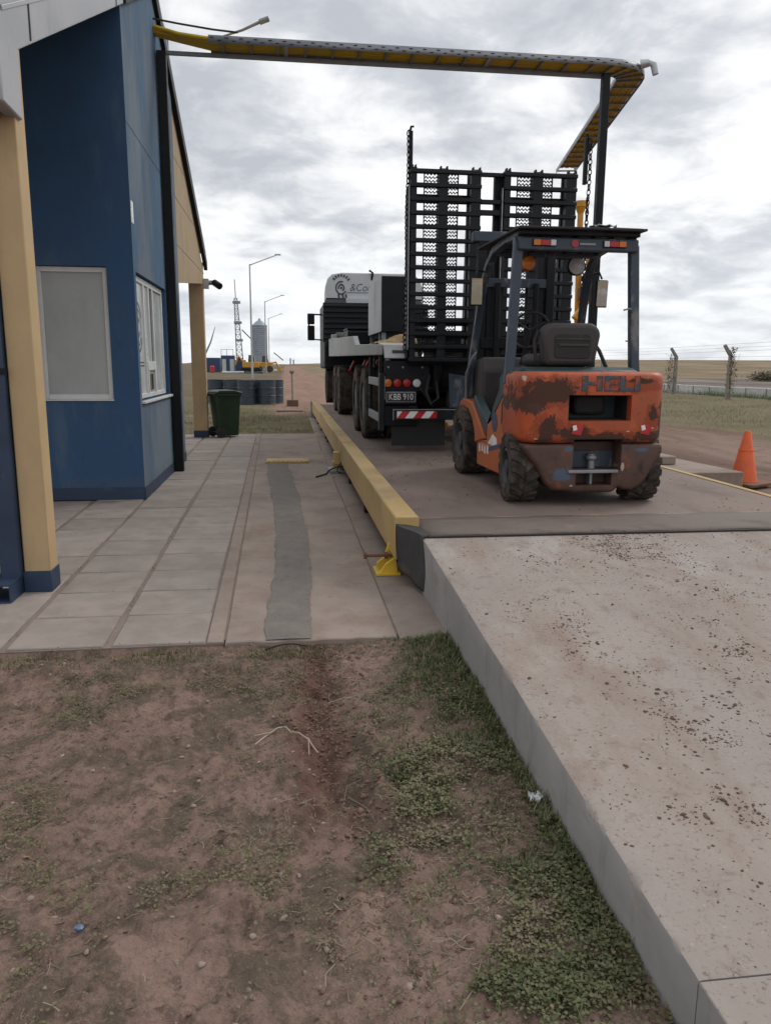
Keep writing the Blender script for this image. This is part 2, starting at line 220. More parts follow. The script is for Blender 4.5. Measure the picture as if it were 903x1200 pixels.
# ------------------------------------------------------------------ builders
class MB:
    def __init__(s): s.bm = bmesh.new()
    def poly(s, vs):
        try: return s.bm.faces.new([s.bm.verts.new(v) for v in vs])
        except ValueError: return None
    def box(s, x0, x1, y0, y1, z0, z1, mx=None):
        c = [(x0, y0, z0), (x1, y0, z0), (x1, y1, z0), (x0, y1, z0), (x0, y0, z1), (x1, y0, z1), (x1, y1, z1), (x0, y1, z1)]
        v = [s.bm.verts.new(mx @ Vector(p) if mx else p) for p in c]
        for f in ((3, 2, 1, 0), (4, 5, 6, 7), (0, 1, 5, 4), (1, 2, 6, 5), (2, 3, 7, 6), (3, 0, 4, 7)): s.bm.faces.new([v[i] for i in f])
        return s
    def prism(s, pts, ax, a, b):
        mk = {'x': lambda p, t: (t, p[0], p[1]), 'y': lambda p, t: (p[0], t, p[1]), 'z': lambda p, t: (p[0], p[1], t)}[ax]
        A = [s.bm.verts.new(mk(p, a)) for p in pts]; B = [s.bm.verts.new(mk(p, b)) for p in pts]; n = len(pts)
        s.bm.faces.new(A); s.bm.faces.new(B[::-1])
        for i in range(n): s.bm.faces.new([A[i], B[i], B[(i+1) % n], A[(i+1) % n]])
        return s
    def tube(s, path, r, n=8, caps=True):
        path = [Vector(p) for p in path]; rings = []; rr = r if isinstance(r, (list, tuple)) else [r]*len(path)
        up = None
        for i, p in enumerate(path):
            t = (path[min(i+1, len(path)-1)]-path[max(i-1, 0)]).normalized()
            if up is None: up = Vector((0, 0, 1)) if abs(t.z) < .9 else Vector((1, 0, 0))
            a = (up - t*up.dot(t)); a = a.normalized() if a.length > 1e-6 else t.orthogonal().normalized(); b = t.cross(a); up = a
            ph = math.pi/n if n == 4 else 0
            rings.append([s.bm.verts.new(p + a*rr[i]*math.cos(2*math.pi*k/n+ph) + b*rr[i]*math.sin(2*math.pi*k/n+ph)) for k in range(n)])
        for A, B in zip(rings, rings[1:]):
            for k in range(n): s.bm.faces.new([A[k], A[(k+1) % n], B[(k+1) % n], B[k]])
        if caps: s.bm.faces.new(rings[0][::-1]); s.bm.faces.new(rings[-1])
        return s
    def cyl(s, p0, p1, r, n=16, r2=None): return s.tube([p0, p1], [r, r if r2 is None else r2], n)
    def bar(s, p0, p1, w, h=None):
        """square bar"""
        return s.tube([p0, p1], w*.7071, 4)
    def lathe(s, prof, c, ax='z', n=24, caps=True):
        mk = {'z': lambda r, h, a: (c[0]+r*math.cos(a), c[1]+r*math.sin(a), c[2]+h), 'x': lambda r, h, a: (c[0]+h, c[1]+r*math.cos(a), c[2]+r*math.sin(a)), 'y': lambda r, h, a: (c[0]+r*math.cos(a), c[1]+h, c[2]+r*math.sin(a))}[ax]
        rings = [[s.bm.verts.new(mk(r, h, 2*math.pi*k/n)) for k in range(n)] for r, h in prof]
        for A, B in zip(rings, rings[1:]):
            for k in range(n): s.bm.faces.new([A[k], A[(k+1) % n], B[(k+1) % n], B[k]])
        if caps: s.bm.faces.new(rings[0][::-1]); s.bm.faces.new(rings[-1])
        else:
            for k in range(n): s.bm.faces.new([rings[-1][k], rings[-1][(k+1) % n], rings[0][(k+1) % n], rings[0][k]])
        return s
    def torus(s, c, Rr, r, mx=None, nu=10, nv=5, sy=1.):
        V = []
        for i in range(nu):
            a = 2*math.pi*i/nu
            V.append([])
            for j in range(nv):
                b = 2*math.pi*j/nv; q = Vector(((Rr+r*math.cos(b))*math.cos(a), (Rr+r*math.cos(b))*math.sin(a)*sy, r*math.sin(b)))
                V[-1].append(s.bm.verts.new((mx @ q if mx else q)+Vector(c)))
        for i in range(nu):
            for j in range(nv): s.bm.faces.new([V[i][j], V[(i+1) % nu][j], V[(i+1) % nu][(j+1) % nv], V[i][(j+1) % nv]])
        return s
    def ball(s, c, r, nu=14, nv=9, jit=0.):
        r = (r, r, r) if not isinstance(r, tuple) else r
        mx = Matrix.Translation(c) @ Matrix.Diagonal((*r, 1))
        g = bmesh.ops.create_uvsphere(s.bm, u_segments=nu, v_segments=nv, radius=1, matrix=mx)
        if jit:
            for v in g['verts']: v.co += Vector((random.uniform(-1, 1), random.uniform(-1, 1), random.uniform(-1, 1)))*jit
        return s
    def sheet(s, rows):
        V = [[s.bm.verts.new(p) for p in r] for r in rows]
        for A, B in zip(V, V[1:]):
            for k in range(len(A)-1): s.bm.faces.new([A[k], A[k+1], B[k+1], B[k]])
        return s
    def build(s, name, m, parent=None, bevel=0., seg=2, angle=35, world=False, solid=0.):
        bm = s.bm; bmesh.ops.recalc_face_normals(bm, faces=bm.faces)
        if world and parent is not None: bmesh.ops.translate(bm, verts=bm.verts, vec=-Vector(parent.location))
        me = bpy.data.meshes.new(name); bm.to_mesh(me); bm.free()
        me.materials.append(M[m] if isinstance(m, str) else m)
        me.shade_smooth(); me.set_sharp_from_angle(angle=R(angle))
        o = bpy.data.objects.new(name, me); C.objects.link(o); o.parent = parent
        if solid: d = o.modifiers.new('solid', 'SOLIDIFY'); d.thickness = solid; d.offset = 0
        if bevel:
            d = o.modifiers.new('bevel', 'BEVEL'); d.width = bevel; d.segments = seg; d.limit_method = 'ANGLE'; d.angle_limit = R(40); d.harden_normals = False
        return o
def bake(o):
    dg = bpy.context.evaluated_depsgraph_get(); dg.update()
    me = bpy.data.meshes.new_from_object(o.evaluated_get(dg)); old = o.data; o.modifiers.clear(); o.data = me; me.name = old.name
def cut(o, cutters):
    for c in cutters:
        d = o.modifiers.new('cut', 'BOOLEAN'); d.operation = 'DIFFERENCE'; d.object = c; d.solver = 'EXACT'
    bpy.context.view_layer.update(); bake(o)
    for c in cutters: bpy.data.objects.remove(c)
def tag(o, label=None, cat=None, group=None, kind=None):
    for k, v in (('label', label), ('category', cat), ('group', group), ('kind', kind)):
        if v: o[k] = v
    return o
def thing(name, label, cat, loc=(0, 0, 0), group=None, rz=0.):
    o = bpy.data.objects.new(name, None); C.objects.link(o); o.location = loc; o.rotation_euler.z = rz; o.empty_display_size = .2
    return tag(o, label, cat, group)
def struct(o): o['kind'] = 'structure'; return o
def dup(root, loc, label=None, rz=None):
    r = root.copy(); C.objects.link(r); r.location = loc
    if rz is not None: r.rotation_euler.z = rz
    if label: r['label'] = label
    for ch in list(root.children):
        c = ch.copy(); C.objects.link(c); c.parent = r
        for g in ch.children: d = g.copy(); C.objects.link(d); d.parent = c
    return r
def text(name, s, size, m, mx, parent, ex=.002, bold=0., xs=1.):
    cu = bpy.data.curves.new(name, 'FONT'); cu.body = s; cu.size = size; cu.extrude = ex; cu.offset = bold; cu.align_x = 'CENTER'; cu.align_y = 'CENTER'
    t = bpy.data.objects.new(name, cu); C.objects.link(t); bpy.context.view_layer.update()
    me = bpy.data.meshes.new_from_object(t.evaluated_get(bpy.context.evaluated_depsgraph_get())); bpy.data.objects.remove(t)
    me.transform(mx @ Matrix.Diagonal((xs, 1, 1, 1))); me.materials.clear(); me.materials.append(M[m]); me.name = name
    o = bpy.data.objects.new(name, me); C.objects.link(o); o.parent = parent; return o
def TM(loc, facing='-y'):
    # text faces: -y (towards the camera) or +x
    if facing == '-y': r = Matrix(((1, 0, 0), (0, 0, -1), (0, 1, 0))).to_4x4()
    elif facing == '+x': r = Matrix(((0, 0, 1), (1, 0, 0), (0, 1, 0))).to_4x4()
    elif facing == '-x': r = Matrix(((0, 0, -1), (-1, 0, 0), (0, 1, 0))).to_4x4()
    return Matrix.Translation(loc) @ r
def raw(name, verts, faces, m, tint=None, smooth_=False, parent=None):
    me = bpy.data.meshes.new(name); verts = np.asarray(verts, np.float32); faces = np.asarray(faces, np.int32)
    nv, nf, k = len(verts), len(faces), faces.shape[1]
    me.vertices.add(nv); me.vertices.foreach_set('co', verts.ravel()); me.loops.add(nf*k); me.loops.foreach_set('vertex_index', faces.ravel())
    me.polygons.add(nf); me.polygons.foreach_set('loop_start', np.arange(0, nf*k, k, dtype=np.int32)); me.update(calc_edges=True); me.validate()
    if tint is not None:
        a = me.attributes.new('tint', 'FLOAT', 'POINT'); a.data.foreach_set('value', np.asarray(tint, np.float32))
    me.materials.append(M[m] if isinstance(m, str) else m)
    if smooth_: me.shade_smooth()
    o = bpy.data.objects.new(name, me); C.objects.link(o); o.parent = parent; return o
# numpy value noise
_T = rng.random((256, 256))
def vn(x, y, s, seed=0):
    x = np.asarray(x)*s+seed*17.3+500; y = np.asarray(y)*s+seed*9.1+500; xi = np.floor(x).astype(int); yi = np.floor(y).astype(int); fx = x-xi; fy = y-yi
    fx = fx*fx*(3-2*fx); fy = fy*fy*(3-2*fy); g = lambda a, b: _T[a % 256, b % 256]
    return (g(xi, yi)*(1-fx)+g(xi+1, yi)*fx)*(1-fy)+(g(xi, yi+1)*(1-fx)+g(xi+1, yi+1)*fx)*fy
def fbm(x, y, s, o=4, seed=0):
    t = 0; a = .5; n = 0
    for k in range(o): t = t+a*vn(x, y, s*2**k, seed+k); n += a; a *= .55
    return t/n
def ss(v, a, b): t = np.clip((v-a)/(b-a), 0, 1); return t*t*(3-2*t)
# ------------------------------------------------------------------ ground sheet
def rise(x, y):
    d = np.hypot(x, y)
    return ss(d, 60, 240)*np.where(x > 10, 3.0*ss(x, 15, 80), .15) + ss(d, 150, 320)*.5
def hgt(x, y):
    near = ss(x, -4.5, -2.6)*(1-ss(x, .95, 1.4))*(1-ss(y, 3.82, 3.92))
    h = -.055 + (fbm(x, y, 1.1, 3, 1)-.5)*.05 + (fbm(x, y, 5, 3, 2)-.5)*.032 + (fbm(x, y, 22, 2, 3)-.5)*.028 + (np.abs(fbm(x, y, 38, 2, 13)-.5))*.030
    lump = np.maximum(fbm(x, y, 15, 3, 5)-.52, 0)*.10*ss(fbm(x, y, 1.6, 2, 6), .42, .62)
    cx = .10+.10*ss(y, 3.2, 2.2)+.04*np.sin(y*4)
    fur = np.exp(-((x-cx)/.085)**2)*ss(y, 1.9, 2.5)
    h = h + lump - fur*.05 + fur*(fbm(x, y, 18, 3, 8)-.45)*.09 + np.exp(-((x-cx-.14)/.06)**2)*ss(y, 2.1, 2.6)*(fbm(x, y, 14, 3, 9)-.3)*.055
    h = np.where(y > 3.6, h*(1-ss(y, 3.6, 3.84)) + (-.036+(fbm(x, y, 14, 2, 4)-.5)*.03)*ss(y, 3.6, 3.84), h)
    h = h + .038*ss(x, .15, .65)
    h = h*near + -.09*(1-near)
    slab = ss(y, 3.95, 4.3)*(1-ss(y, 16.1, 16.3))*(1-ss(x, 4.3, 4.6))*ss(x, -9, -8.5)
    lawn = (1-near)*(1-slab)*(-.035+(fbm(x, y, .35, 4, 11)-.5)*.10)
    return np.where(near > .5, h, -.09*slab + lawn) + rise(x, y)
def axis(parts):
    v = []
    for a, b, st in parts: v += list(np.arange(a, b, st))
    return np.array(v)
GX = axis([(-4000, -400, 900), (-400, -60, 60), (-60, -12, 8), (-12, -4.4, .6), (-4.4, -2.3, .1), (-2.3, .95, .0125), (.95, 4.4, .5), (4.4, 30, .4), (30, 110, 6), (110, 400, 40), (400, 4001, 900)])
GY = axis([(-4000, -100, 1200), (-100, -6, 15), (-6, .6, .5), (.6, 4.0, .0125), (4.0, 4.6, .1), (4.6, 15.8, .8), (15.8, 40, .3), (40, 80, 2), (80, 330, 10), (330, 1000, 100), (1000, 5001, 1000)])
def ground_mat():
    m = bpy.data.materials.new('soil_and_grass'); m.use_nodes = True; nt = m.node_tree; p = nt.nodes['Principled BSDF']
    pos = node(nt, 'ShaderNodeNewGeometry').outputs['Position']; sp = node(nt, 'ShaderNodeSeparateXYZ'); link(nt, pos, sp.inputs[0]); X, Y = sp.outputs[0], sp.outputs[1]
    n_lo = noise(nt, pos, .8, 5, .65); n_md = noise(nt, pos, 3.2, 6, .68, .3); n_hi = noise(nt, pos, 19, 6, .7); n_vh = noise(nt, pos, 75, 4, .7)
    # near dirt
    d = mixc(nt, smooth(nt, n_lo, .36, .64), (.235, .155, .126), (.285, .192, .158))
    d = mixc(nt, mth(nt, 'MULTIPLY', smooth(nt, n_md, .50, .68), .75), d, (.305, .208, .168))
    d = mixc(nt, mth(nt, 'MULTIPLY', smooth(nt, noise(nt, pos, 4.1, 7, .72, .4), .45, .60), .85), d, (.112, .090, .066))
    d = mixc(nt, mth(nt, 'MULTIPLY', smooth(nt, n_hi, .50, .64), .65), d, (.092, .068, .053))
    d = mixc(nt, mth(nt, 'MULTIPLY', smooth(nt, n_vh, .56, .66), .35), d, (.31, .235, .195))
    fx = mth(nt, 'ABSOLUTE', mth(nt, 'ADD', mth(nt, 'SUBTRACT', X, .10), mth(nt, 'MULTIPLY', mth(nt, 'SUBTRACT', n_md, .5), .5)))
    fur = mth(nt, 'MULTIPLY', mth(nt, 'SUBTRACT', 1., smooth(nt, fx, .02, .17)), smooth(nt, Y, 1.9, 2.6))
    d = mixc(nt, mth(nt, 'MULTIPLY', fur, .75), d, (.125, .062, .046))
    # far zones
    st = stretch(nt, pos, (1, .12, 1)); ns = noise(nt, st, 1.1, 6, .65, .3); nq = noise(nt, pos, .33, 5, .65)
    road = mixc(nt, smooth(nt, ns, .35, .66), (.155, .098, .075), (.275, .190, .150))
    road = mixc(nt, mth(nt, 'MULTIPLY', smooth(nt, noise(nt, pos, 2.3, 6, .7), .53, .66), .6), road, (.115, .070, .053))
    lawn = mixc(nt, smooth(nt, noise(nt, pos, .6, 6, .7), .36, .62), (.115, .112, .050), (.195, .150, .098))
    lawn = mixc(nt, mth(nt, 'MULTIPLY', smooth(nt, noise(nt, pos, 4.5, 6, .75), .46, .64), .7), lawn, (.085, .085, .040))
    lawn = mixc(nt, mth(nt, 'MULTIPLY', smooth(nt, nq, .54, .68), .7), lawn, (.20, .14, .105))
    dry = mixc(nt, smooth(nt, noise(nt, pos, .2, 7, .7), .36, .64), (.105, .083, .045), (.160, .122, .080))
    Xn = mth(nt, 'ADD', X, mth(nt, 'MULTIPLY', mth(nt, 'SUBTRACT', nq, .5), 5.))
    Yn = mth(nt, 'ADD', Y, mth(nt, 'MULTIPLY', mth(nt, 'SUBTRACT', n_lo, .5), 5.))
    # lawn on the left between pavement and drums, dry field beyond, orange road ahead
    left = mixc(nt, smooth(nt, Yn, 22.5, 27), lawn, mixc(nt, smooth(nt, Yn, 24, 40), lawn, dry))
    Xm = mth(nt, 'ADD', X, mth(nt, 'MULTIPLY', mth(nt, 'SUBTRACT', n_lo, .5), 1.2))
    far_l = mixc(nt, mth(nt, 'MULTIPLY', smooth(nt, Xm, -.8, -.1), smooth(nt, Yn, 21.5, 25.)), left, mixc(nt, .5, road, (.30, .175, .125)))
    right = mixc(nt, smooth(nt, Xn, 9.2, 10.6), road, mixc(nt, .35, lawn, (.175, .150, .088)))
    right = mixc(nt, smooth(nt, X, 20.2, 22.2), right, mixc(nt, smooth(nt, ns, .4, .6), (.15, .115, .09), (.24, .19, .155)))
    bare = mixc(nt, smooth(nt, noise(nt, stretch(nt, pos, (.10, .03, 1)), 1.2, 6, .7), .4, .62), (.125, .100, .085), (.235, .195, .170))
    right = mixc(nt, smooth(nt, X, 23, 28), right, bare)
    gold = mixc(nt, smooth(nt, noise(nt, stretch(nt, pos, (.15, .05, 1)), 1., 7, .7), .38, .64), (.165, .122, .070), (.255, .195, .122))
    dst = node(nt, 'ShaderNodeVectorMath', operation='LENGTH'); link(nt, pos, dst.inputs[0])
    right = mixc(nt, smooth(nt, mth(nt, 'ADD', dst.outputs['Value'], mth(nt, 'MULTIPLY', mth(nt, 'SUBTRACT', noise(nt, pos, .05, 4), .5), 40.)), 88, 104), right, gold)
    col = mixc(nt, smooth(nt, X, 3.5, 4.2), far_l, right)
    col = mixc(nt, smooth(nt, Y, 4.2, 6.), d, col) if False else mixc(nt, mth(nt, 'MAXIMUM', smooth(nt, Y, 8., 9.), smooth(nt, X, 3.5, 4.)), d, col)
    link(nt, col, p.inputs['Base Color']); p.inputs['Roughness'].default_value = .95; p.inputs['Specular IOR Level'].default_value = .2
    b = node(nt, 'ShaderNodeBump'); b.inputs['Strength'].default_value = .9; b.inputs['Distance'].default_value = .022
    link(nt, mth(nt, 'ADD', n_hi, mth(nt, 'MULTIPLY', n_vh, .55)), b.inputs['Height']); link(nt, b.outputs[0], p.inputs['Normal'])
    return m
def ground():
    xx, yy = np.meshgrid(GX, GY); z = hgt(xx, yy); nx, ny = len(GX), len(GY)
    v = np.stack([xx, yy, z], -1).reshape(-1, 3); i = np.arange(nx-1)[None, :]+np.arange(ny-1)[:, None]*nx
    f = np.stack([i, i+1, i+nx+1, i+nx], -1).reshape(-1, 4)
    struct(raw('ground', v, f, ground_mat(), smooth_=True))
ground()
# ------------------------------------------------------------------ paved apron
def pavement():
    pv = struct(thing('pavement', None, None, (-.345, 3.93, 0), rz=.0144))
    L = 12.35
    b = MB(); b.box(-7.5, 0, -.03, L, -.10, -.011); b.build('mortar_bed', 'mortar', pv)
    b = MB(); b.box(-.088, -.004, -.028, L, -.05, -.003); b.build('edging_strip', 'path', pv, bevel=.004)
    PW, PL, GX_, GY_ = .470, .478, .037, .012
    meshes = []
    for k in range(3):
        b = MB(); b.box(0, PW, 0, PL, -.06, 0)
        o = b.build('paver_tile', 'paver', pv, bevel=.006, seg=1); meshes.append(o.data); proto = o
    C.objects.unlink(proto)
    tiles = [o for o in pv.children if o.name.startswith('paver')]
    for o in list(bpy.data.objects):
        if o.name.startswith('paver_tile'): bpy.data.objects.remove(o)
    for c in range(6):
        u0 = -.10-(c+1)*(PW+GX_)+GX_
        for r in range(25):
            y0 = -.018+r*(PL+GY_); wy = 3.93+y0
            if c >= 3 and (8.2 < wy < 11.9): continue
            if c >= 3 and wy > 12: continue
            o = bpy.data.objects.new('paver_tile', meshes[random.randrange(3)]); C.objects.link(o); o.parent = pv
            o.location = (u0+random.uniform(-.005, .005), y0+random.uniform(-.003, .003), random.uniform(-.0025, .0025))
            o.rotation_euler = (random.uniform(-.003, .003), random.uniform(-.004, .004), random.uniform(-.006, .006))
            mdf = o.modifiers.new('bevel', 'BEVEL'); mdf.width = .006; mdf.segments = 1
pavement()
def path():
    pa = struct(thing('path', None, None, (0, 0, 0)))
    xl = lambda y: -.338-.0144*(y-3.9)
    ys = [3.875, 8.62, 12.9, 16.22]; 
    for a, b_ in zip(ys, ys[1:]):
        b = MB(); n = 24
        left = [(xl(a+(b_-a)*i/n)+.001, a+(b_-a)*i/n) for i in range(n+1)]
        front = [(.565-(i/14)*.9, a+.008+(.012*random.uniform(-1, 1) if a < 4 else 0)) for i in range(1, 14)]
        pts = [(.566+.0025*(b_-3.9), b_-.004), (.566, a+.004)] + front + left
        b.prism(pts, 'z', -.12, -.001); b.build('concrete_slab', 'path', pa, bevel=.006, seg=1)
    for a, b_ in ((3.86, 5.9), (5.91, 9.9), (9.91, 14.6), (14.61, 21.2)):
        b = MB(); b.prism([(.574, a), (1.2, a), (1.2, b_), (.574+.0025*(b_-3.9), b_)], 'z', -.12, -.006-.002*(a > 9)); b.build('concrete_slab', 'path', pa, bevel=.006, seg=1)
    MB().box(.53, .62, 3.95, 16.2, -.06, -.013).build('joint_fill', 'mortar', pa); MB().prism([(xl(3.95)-.03, 3.95), (xl(3.95)+.03, 3.95), (xl(16.2)+.03, 16.2), (xl(16.2)-.03, 16.2)], 'z', -.06, -.010).build('joint_fill', 'mortar', pa)
    # wavy grey mortar strip
    Lp, Rp = [], []
    ctr = [(3.88, -.135, .115), (4.5, -.125, .125), (5.3, -.10, .15), (6.2, -.10, .16), (7.2, -.125, .145), (8.4, -.17, .12), (9.6, -.235, .075), (10.6, -.275, .03), (11.4, -.29, .01)]
    for k in range(161):
        y = 3.885+(11.36-3.885)*k/160
        x0 = np.interp(y, [c[0] for c in ctr], [c[1] for c in ctr]); x1 = np.interp(y, [c[0] for c in ctr], [c[2] for c in ctr])
        Lp.append((x0+.022*(fbm(y, 0, 5, 4, 31)-.5)*2+.012*(fbm(y, 1, 34, 3, 35)-.5)*2, y)); Rp.append((x1+.022*(fbm(y, 3, 5, 4, 32)-.5)*2+.012*(fbm(y, 5, 34, 3, 36)-.5)*2, y))
    b = MB(); b.sheet([[(l[0], l[1], .0035), ((l[0]+r[0])/2, l[1], .0065), (r[0], r[1], .0035)] for l, r in zip(Lp, Rp)]); b.build('mortar_patch', 'patch', pa)
    b = MB(); n = 40
    pl = [(l[0]-.004, l[1]) for l in Lp[::4]]; pr = [(r[0]+.004, r[1]) for r in Rp[::4]]
path()
# ------------------------------------------------------------------ approach ramp, deck
def zr(y): return float(np.interp(y, [-3, 1.3, 1.9, 2.7, 4.79], [.145, .149, .176, .228, .345]))
def approach():
    b = MB(); ys = [1.262]+list(np.arange(1.5, 4.7, .2))+[4.79]
    ys = np.concatenate([np.arange(1.318, 4.78, .018), [4.79]]); rows = []
    for y in ys:
        ch = max(0, fbm(y, 7., 9, 3, 81)-.60)*.06; r_ = .007+ch*.9+.003*(fbm(y, 2., 30, 2, 82)); w = .004*(fbm(y, 0., 6, 3, 80)-.5); z = zr(y); x = .838+w
        rows.append([(.838, y, -.2), (.838, y, z-.10), (x-.0005, y, z-r_-.004), (x+r_*.3, y, z-r_*.3-ch*.3), (x+r_+.003, y, z), (x+.06, y, z), (2.2, y, z), (5.2, y, z)])
    b.sheet(rows); b.poly([rows[0][k] for k in range(8)]+[(5.2, 1.318, -.2)])
    o = b.build('ramp', 'ramp', None, angle=50); o.data.materials.append(M['rampside'])
    for p in o.data.polygons:
        if abs(p.normal.z) < .35: p.material_index = 1
    struct(o)
    b = MB(); b.prism([(-2.5, -.2), (-2.5, .146), (1.3155, zr(1.3155)+.0005), (1.314, -.2)], 'x', .837, 5.2)
    o2 = b.build('ramp', 'ramp', o, bevel=.003, seg=1, angle=20); o2.name = 'ramp_slab'; o2.data.materials.append(M['rampside'])
    for p in o2.data.polygons:
        if abs(p.normal.z) < .5: p.material_index = 1
approach()
def weighbridge():
    dk = struct(thing('weighbridge_deck', None, None, (2.45, 13, 0)))
    for a, b_ in ((5.24, 10.05), (10.07, 15.2), (15.22, 21.4)):
        b = MB(); b.box(.875, 4.03, a, b_, .06, .34); b.build('deck_panel', 'deck', dk, bevel=.008, seg=1, world=True)
    b = MB(); b.box(4.034, 4.10, 5.24, 21.4, .02, .346); b.build('edge_strip', 'yellow', dk, bevel=.004, world=True)
    b = MB(); b.sheet([[(.862+i*.17, y, .349+.003*math.sin(i*1.7+y*9)+(.003 if 4.8 < y < 5.3 else -.001)) for i in range(20)] for y in (4.74, 4.85, 5.0, 5.15, 5.30)]); b.build('joint_belt', 'belt', dk, world=True, solid=.009)
    b = MB(); b.box(.875, 4.03, 4.70, 4.722, .343, .352); b.build('belt_edge', 'rubber', dk, world=True)
    b = MB(); b.box(.885, 4.03, 5.312, 5.325, .340, .3475); b.build('belt_trim', 'yellow', dk, world=True)
    # hanging rubber end of the belt
    rows = []
    for k in range(15):
        t = k/14; z = .352-.335*t; pinch = math.sin(t*3.1)
        rows.append([(.705+.02*t+.135*j/6-.012*math.sin(j*1.1+t*3), 4.945-.27*j/6-.05*t-.05*math.sin(t*2.6)*(.4+j/6), .385-.03*j/6-(.30+.05*j/6)*t) for j in range(7)])
    b = MB(); b.sheet([[(.865+.02*j/6, 4.99-.27*j/6, .356) for j in range(7)]]+rows); b.build('belt_end', 'mat', dk, world=True, solid=.01)
    # concrete side block on the right
    sb = struct(thing('side_platform', None, None, (5, 9.3, 0)))
    b = MB(); b.prism([(4.13, 8.45), (5.35, 8.45), (4.95, 12.4), (4.13, 12.4)], 'z', -.1, .20); b.build('platform_slab', 'path', sb, bevel=.01, seg=1, world=True)
    b = MB(); b.prism([(4.13, 9.15), (4.86, 9.15), (4.74, 12.3), (4.13, 12.3)], 'z', .203, .31); b.build('platform_step', 'path', sb, bevel=.012, seg=1, world=True)
weighbridge()
def rails():
    g = 'yellow steel guide beams along the weighbridge deck'
    labs = ['nearest yellow steel guide beam, running from the ramp to the cabled bracket', 'short middle yellow guide beam beside the black truck wheels', 'farthest yellow guide beam ending at the grey concrete block']
    for (a, b_), lab in zip(((4.97, 9.98), (10.06, 14.5), (14.56, 21.4)), labs):
        t = thing('guide_beam', lab, 'guide beam', (.78, a, .13), g)
        b = MB(); b.box(.70, .86, a, b_, .135, .43); b.build('beam', 'yellow', t, bevel=.012, world=True)
        for y in np.arange(a+.5, b_, 1.9):
            b = MB(); b.box(.74, .88, y, y+.10, -.003, .1345); b.build('foot', 'black', t, world=True)
        b = MB(); b.box(.705, .862, a-.006, a-.001, .15, .425); b.build('end_plate', 'yellow', t, world=True)
rails()
def yellow_brackets():
    t = thing('anchor_bracket', 'bright yellow triangular anchor bracket with a long bolt at the beam end', 'bracket', (.66, 5.2, 0))
    b = MB(); b.prism([(.615, .0), (.745, .0), (.73, .19), (.695, .19), (.66, .085), (.615, .05)], 'y', 5.235, 5.27); b.prism([(.615, .0), (.745, .0), (.73, .12), (.66, .07)], 'y', 5.12, 5.15); b.build('gusset', 'safety', t, bevel=.003, world=True)
    b = MB(); b.box(.59, .76, 5.08, 5.30, -.004, .012); b.build('base_plate', 'safety', t, bevel=.002, world=True)
    b = MB(); b.cyl((.52, 5.19, .115), (.735, 5.19, .115), .011, 10); b.cyl((.515, 5.19, .115), (.535, 5.19, .115), .022, 6); b.cyl((.66, 5.19, .115), (.685, 5.19, .115), .024, 6); b.build('bolt', 'rust', t, world=True)
    t = thing('cell_bracket', 'rusty yellow load cell bracket with black cable under the beam joint', 'bracket', (.66, 10.4, 0))
    b = MB(); b.box(.60, .80, 10.30, 10.52, .10, .135); b.box(.62, .70, 10.32, 10.5, .02, .26); b.build('bracket', 'yellow', t, bevel=.006, world=True)
    b = MB(); b.box(.55, .84, 10.2, 10.62, -.002, .03); b.build('base_plate', 'steel', t, bevel=.003, world=True)
    b = MB(); pts = []
    for k in range(30):
        a = k/29; pts.append((.36+.36*a+.02*math.sin(a*9), 9.75+.45*a+.08*math.sin(a*7), .015+.14*max(0, a-.45)+.05*max(0, math.sin(a*6-2.4))))
    b.tube(pts, .011, 6); b.tube([(.72, 10.1, .17), (.66, 10.0, .12), (.64, 9.98, .05), (.70, 10.05, .02)], .008, 6); b.build('cable', 'rubber', t, world=True)
    t = tag(MB().box(-.305, .315, 11.28, 11.66, .002, .028).build('cover_plate', 'yellow', None, bevel=.004), 'flat yellow ribbed steel cover plate lying on the concrete path', 'cover plate')
    b = MB()
    for k in range(9): b.box(-.28+k*.068, -.25+k*.068, 11.30, 11.64, .0285, .036)
    o = b.build('ridge', 'yellow', t); 
    o = MB().tube([(-.128+.21*k/14, 3.80-.03*math.sin(k/14*3.1)+.04*k/14, -.02+.032*math.sin(k/14*3.14)) for k in range(15)], .004, 6).build('loose_wire', 'rubber'); tag(o, 'thin black wire loop sticking out of the concrete edge', 'wire')
yellow_brackets()
def concrete_bits():
    tag(MB().box(.66, .86, 21.45, 21.8, -.02, .42).build('end_block', 'fence', None, bevel=.015), 'squat grey concrete block at the far end of the yellow beams', 'block')
    tag(MB().box(-.30, .52, 24.2, 24.45, -.03, .02).build('plank', 'wood', None, bevel=.005), 'pale flat plank lying on the grass edge beyond the pavement', 'plank')
    t = thing('marker_post', 'slim pale post with small round head on a brown block', 'post', (.22, 27.5, 0))
    MB().box(.02, .42, 27.3, 27.6, -.03, .19).build('base_block', 'brick', t, bevel=.01, world=True)
    MB().cyl((.22, 27.45, .19), (.21, 27.45, 1.12), .03, 10).build('shaft', 'fence', t, world=True)
    MB().ball((.21, 27.45, 1.16), (.085, .08, .07)).build('head', 'wood', t, world=True)
concrete_bits()
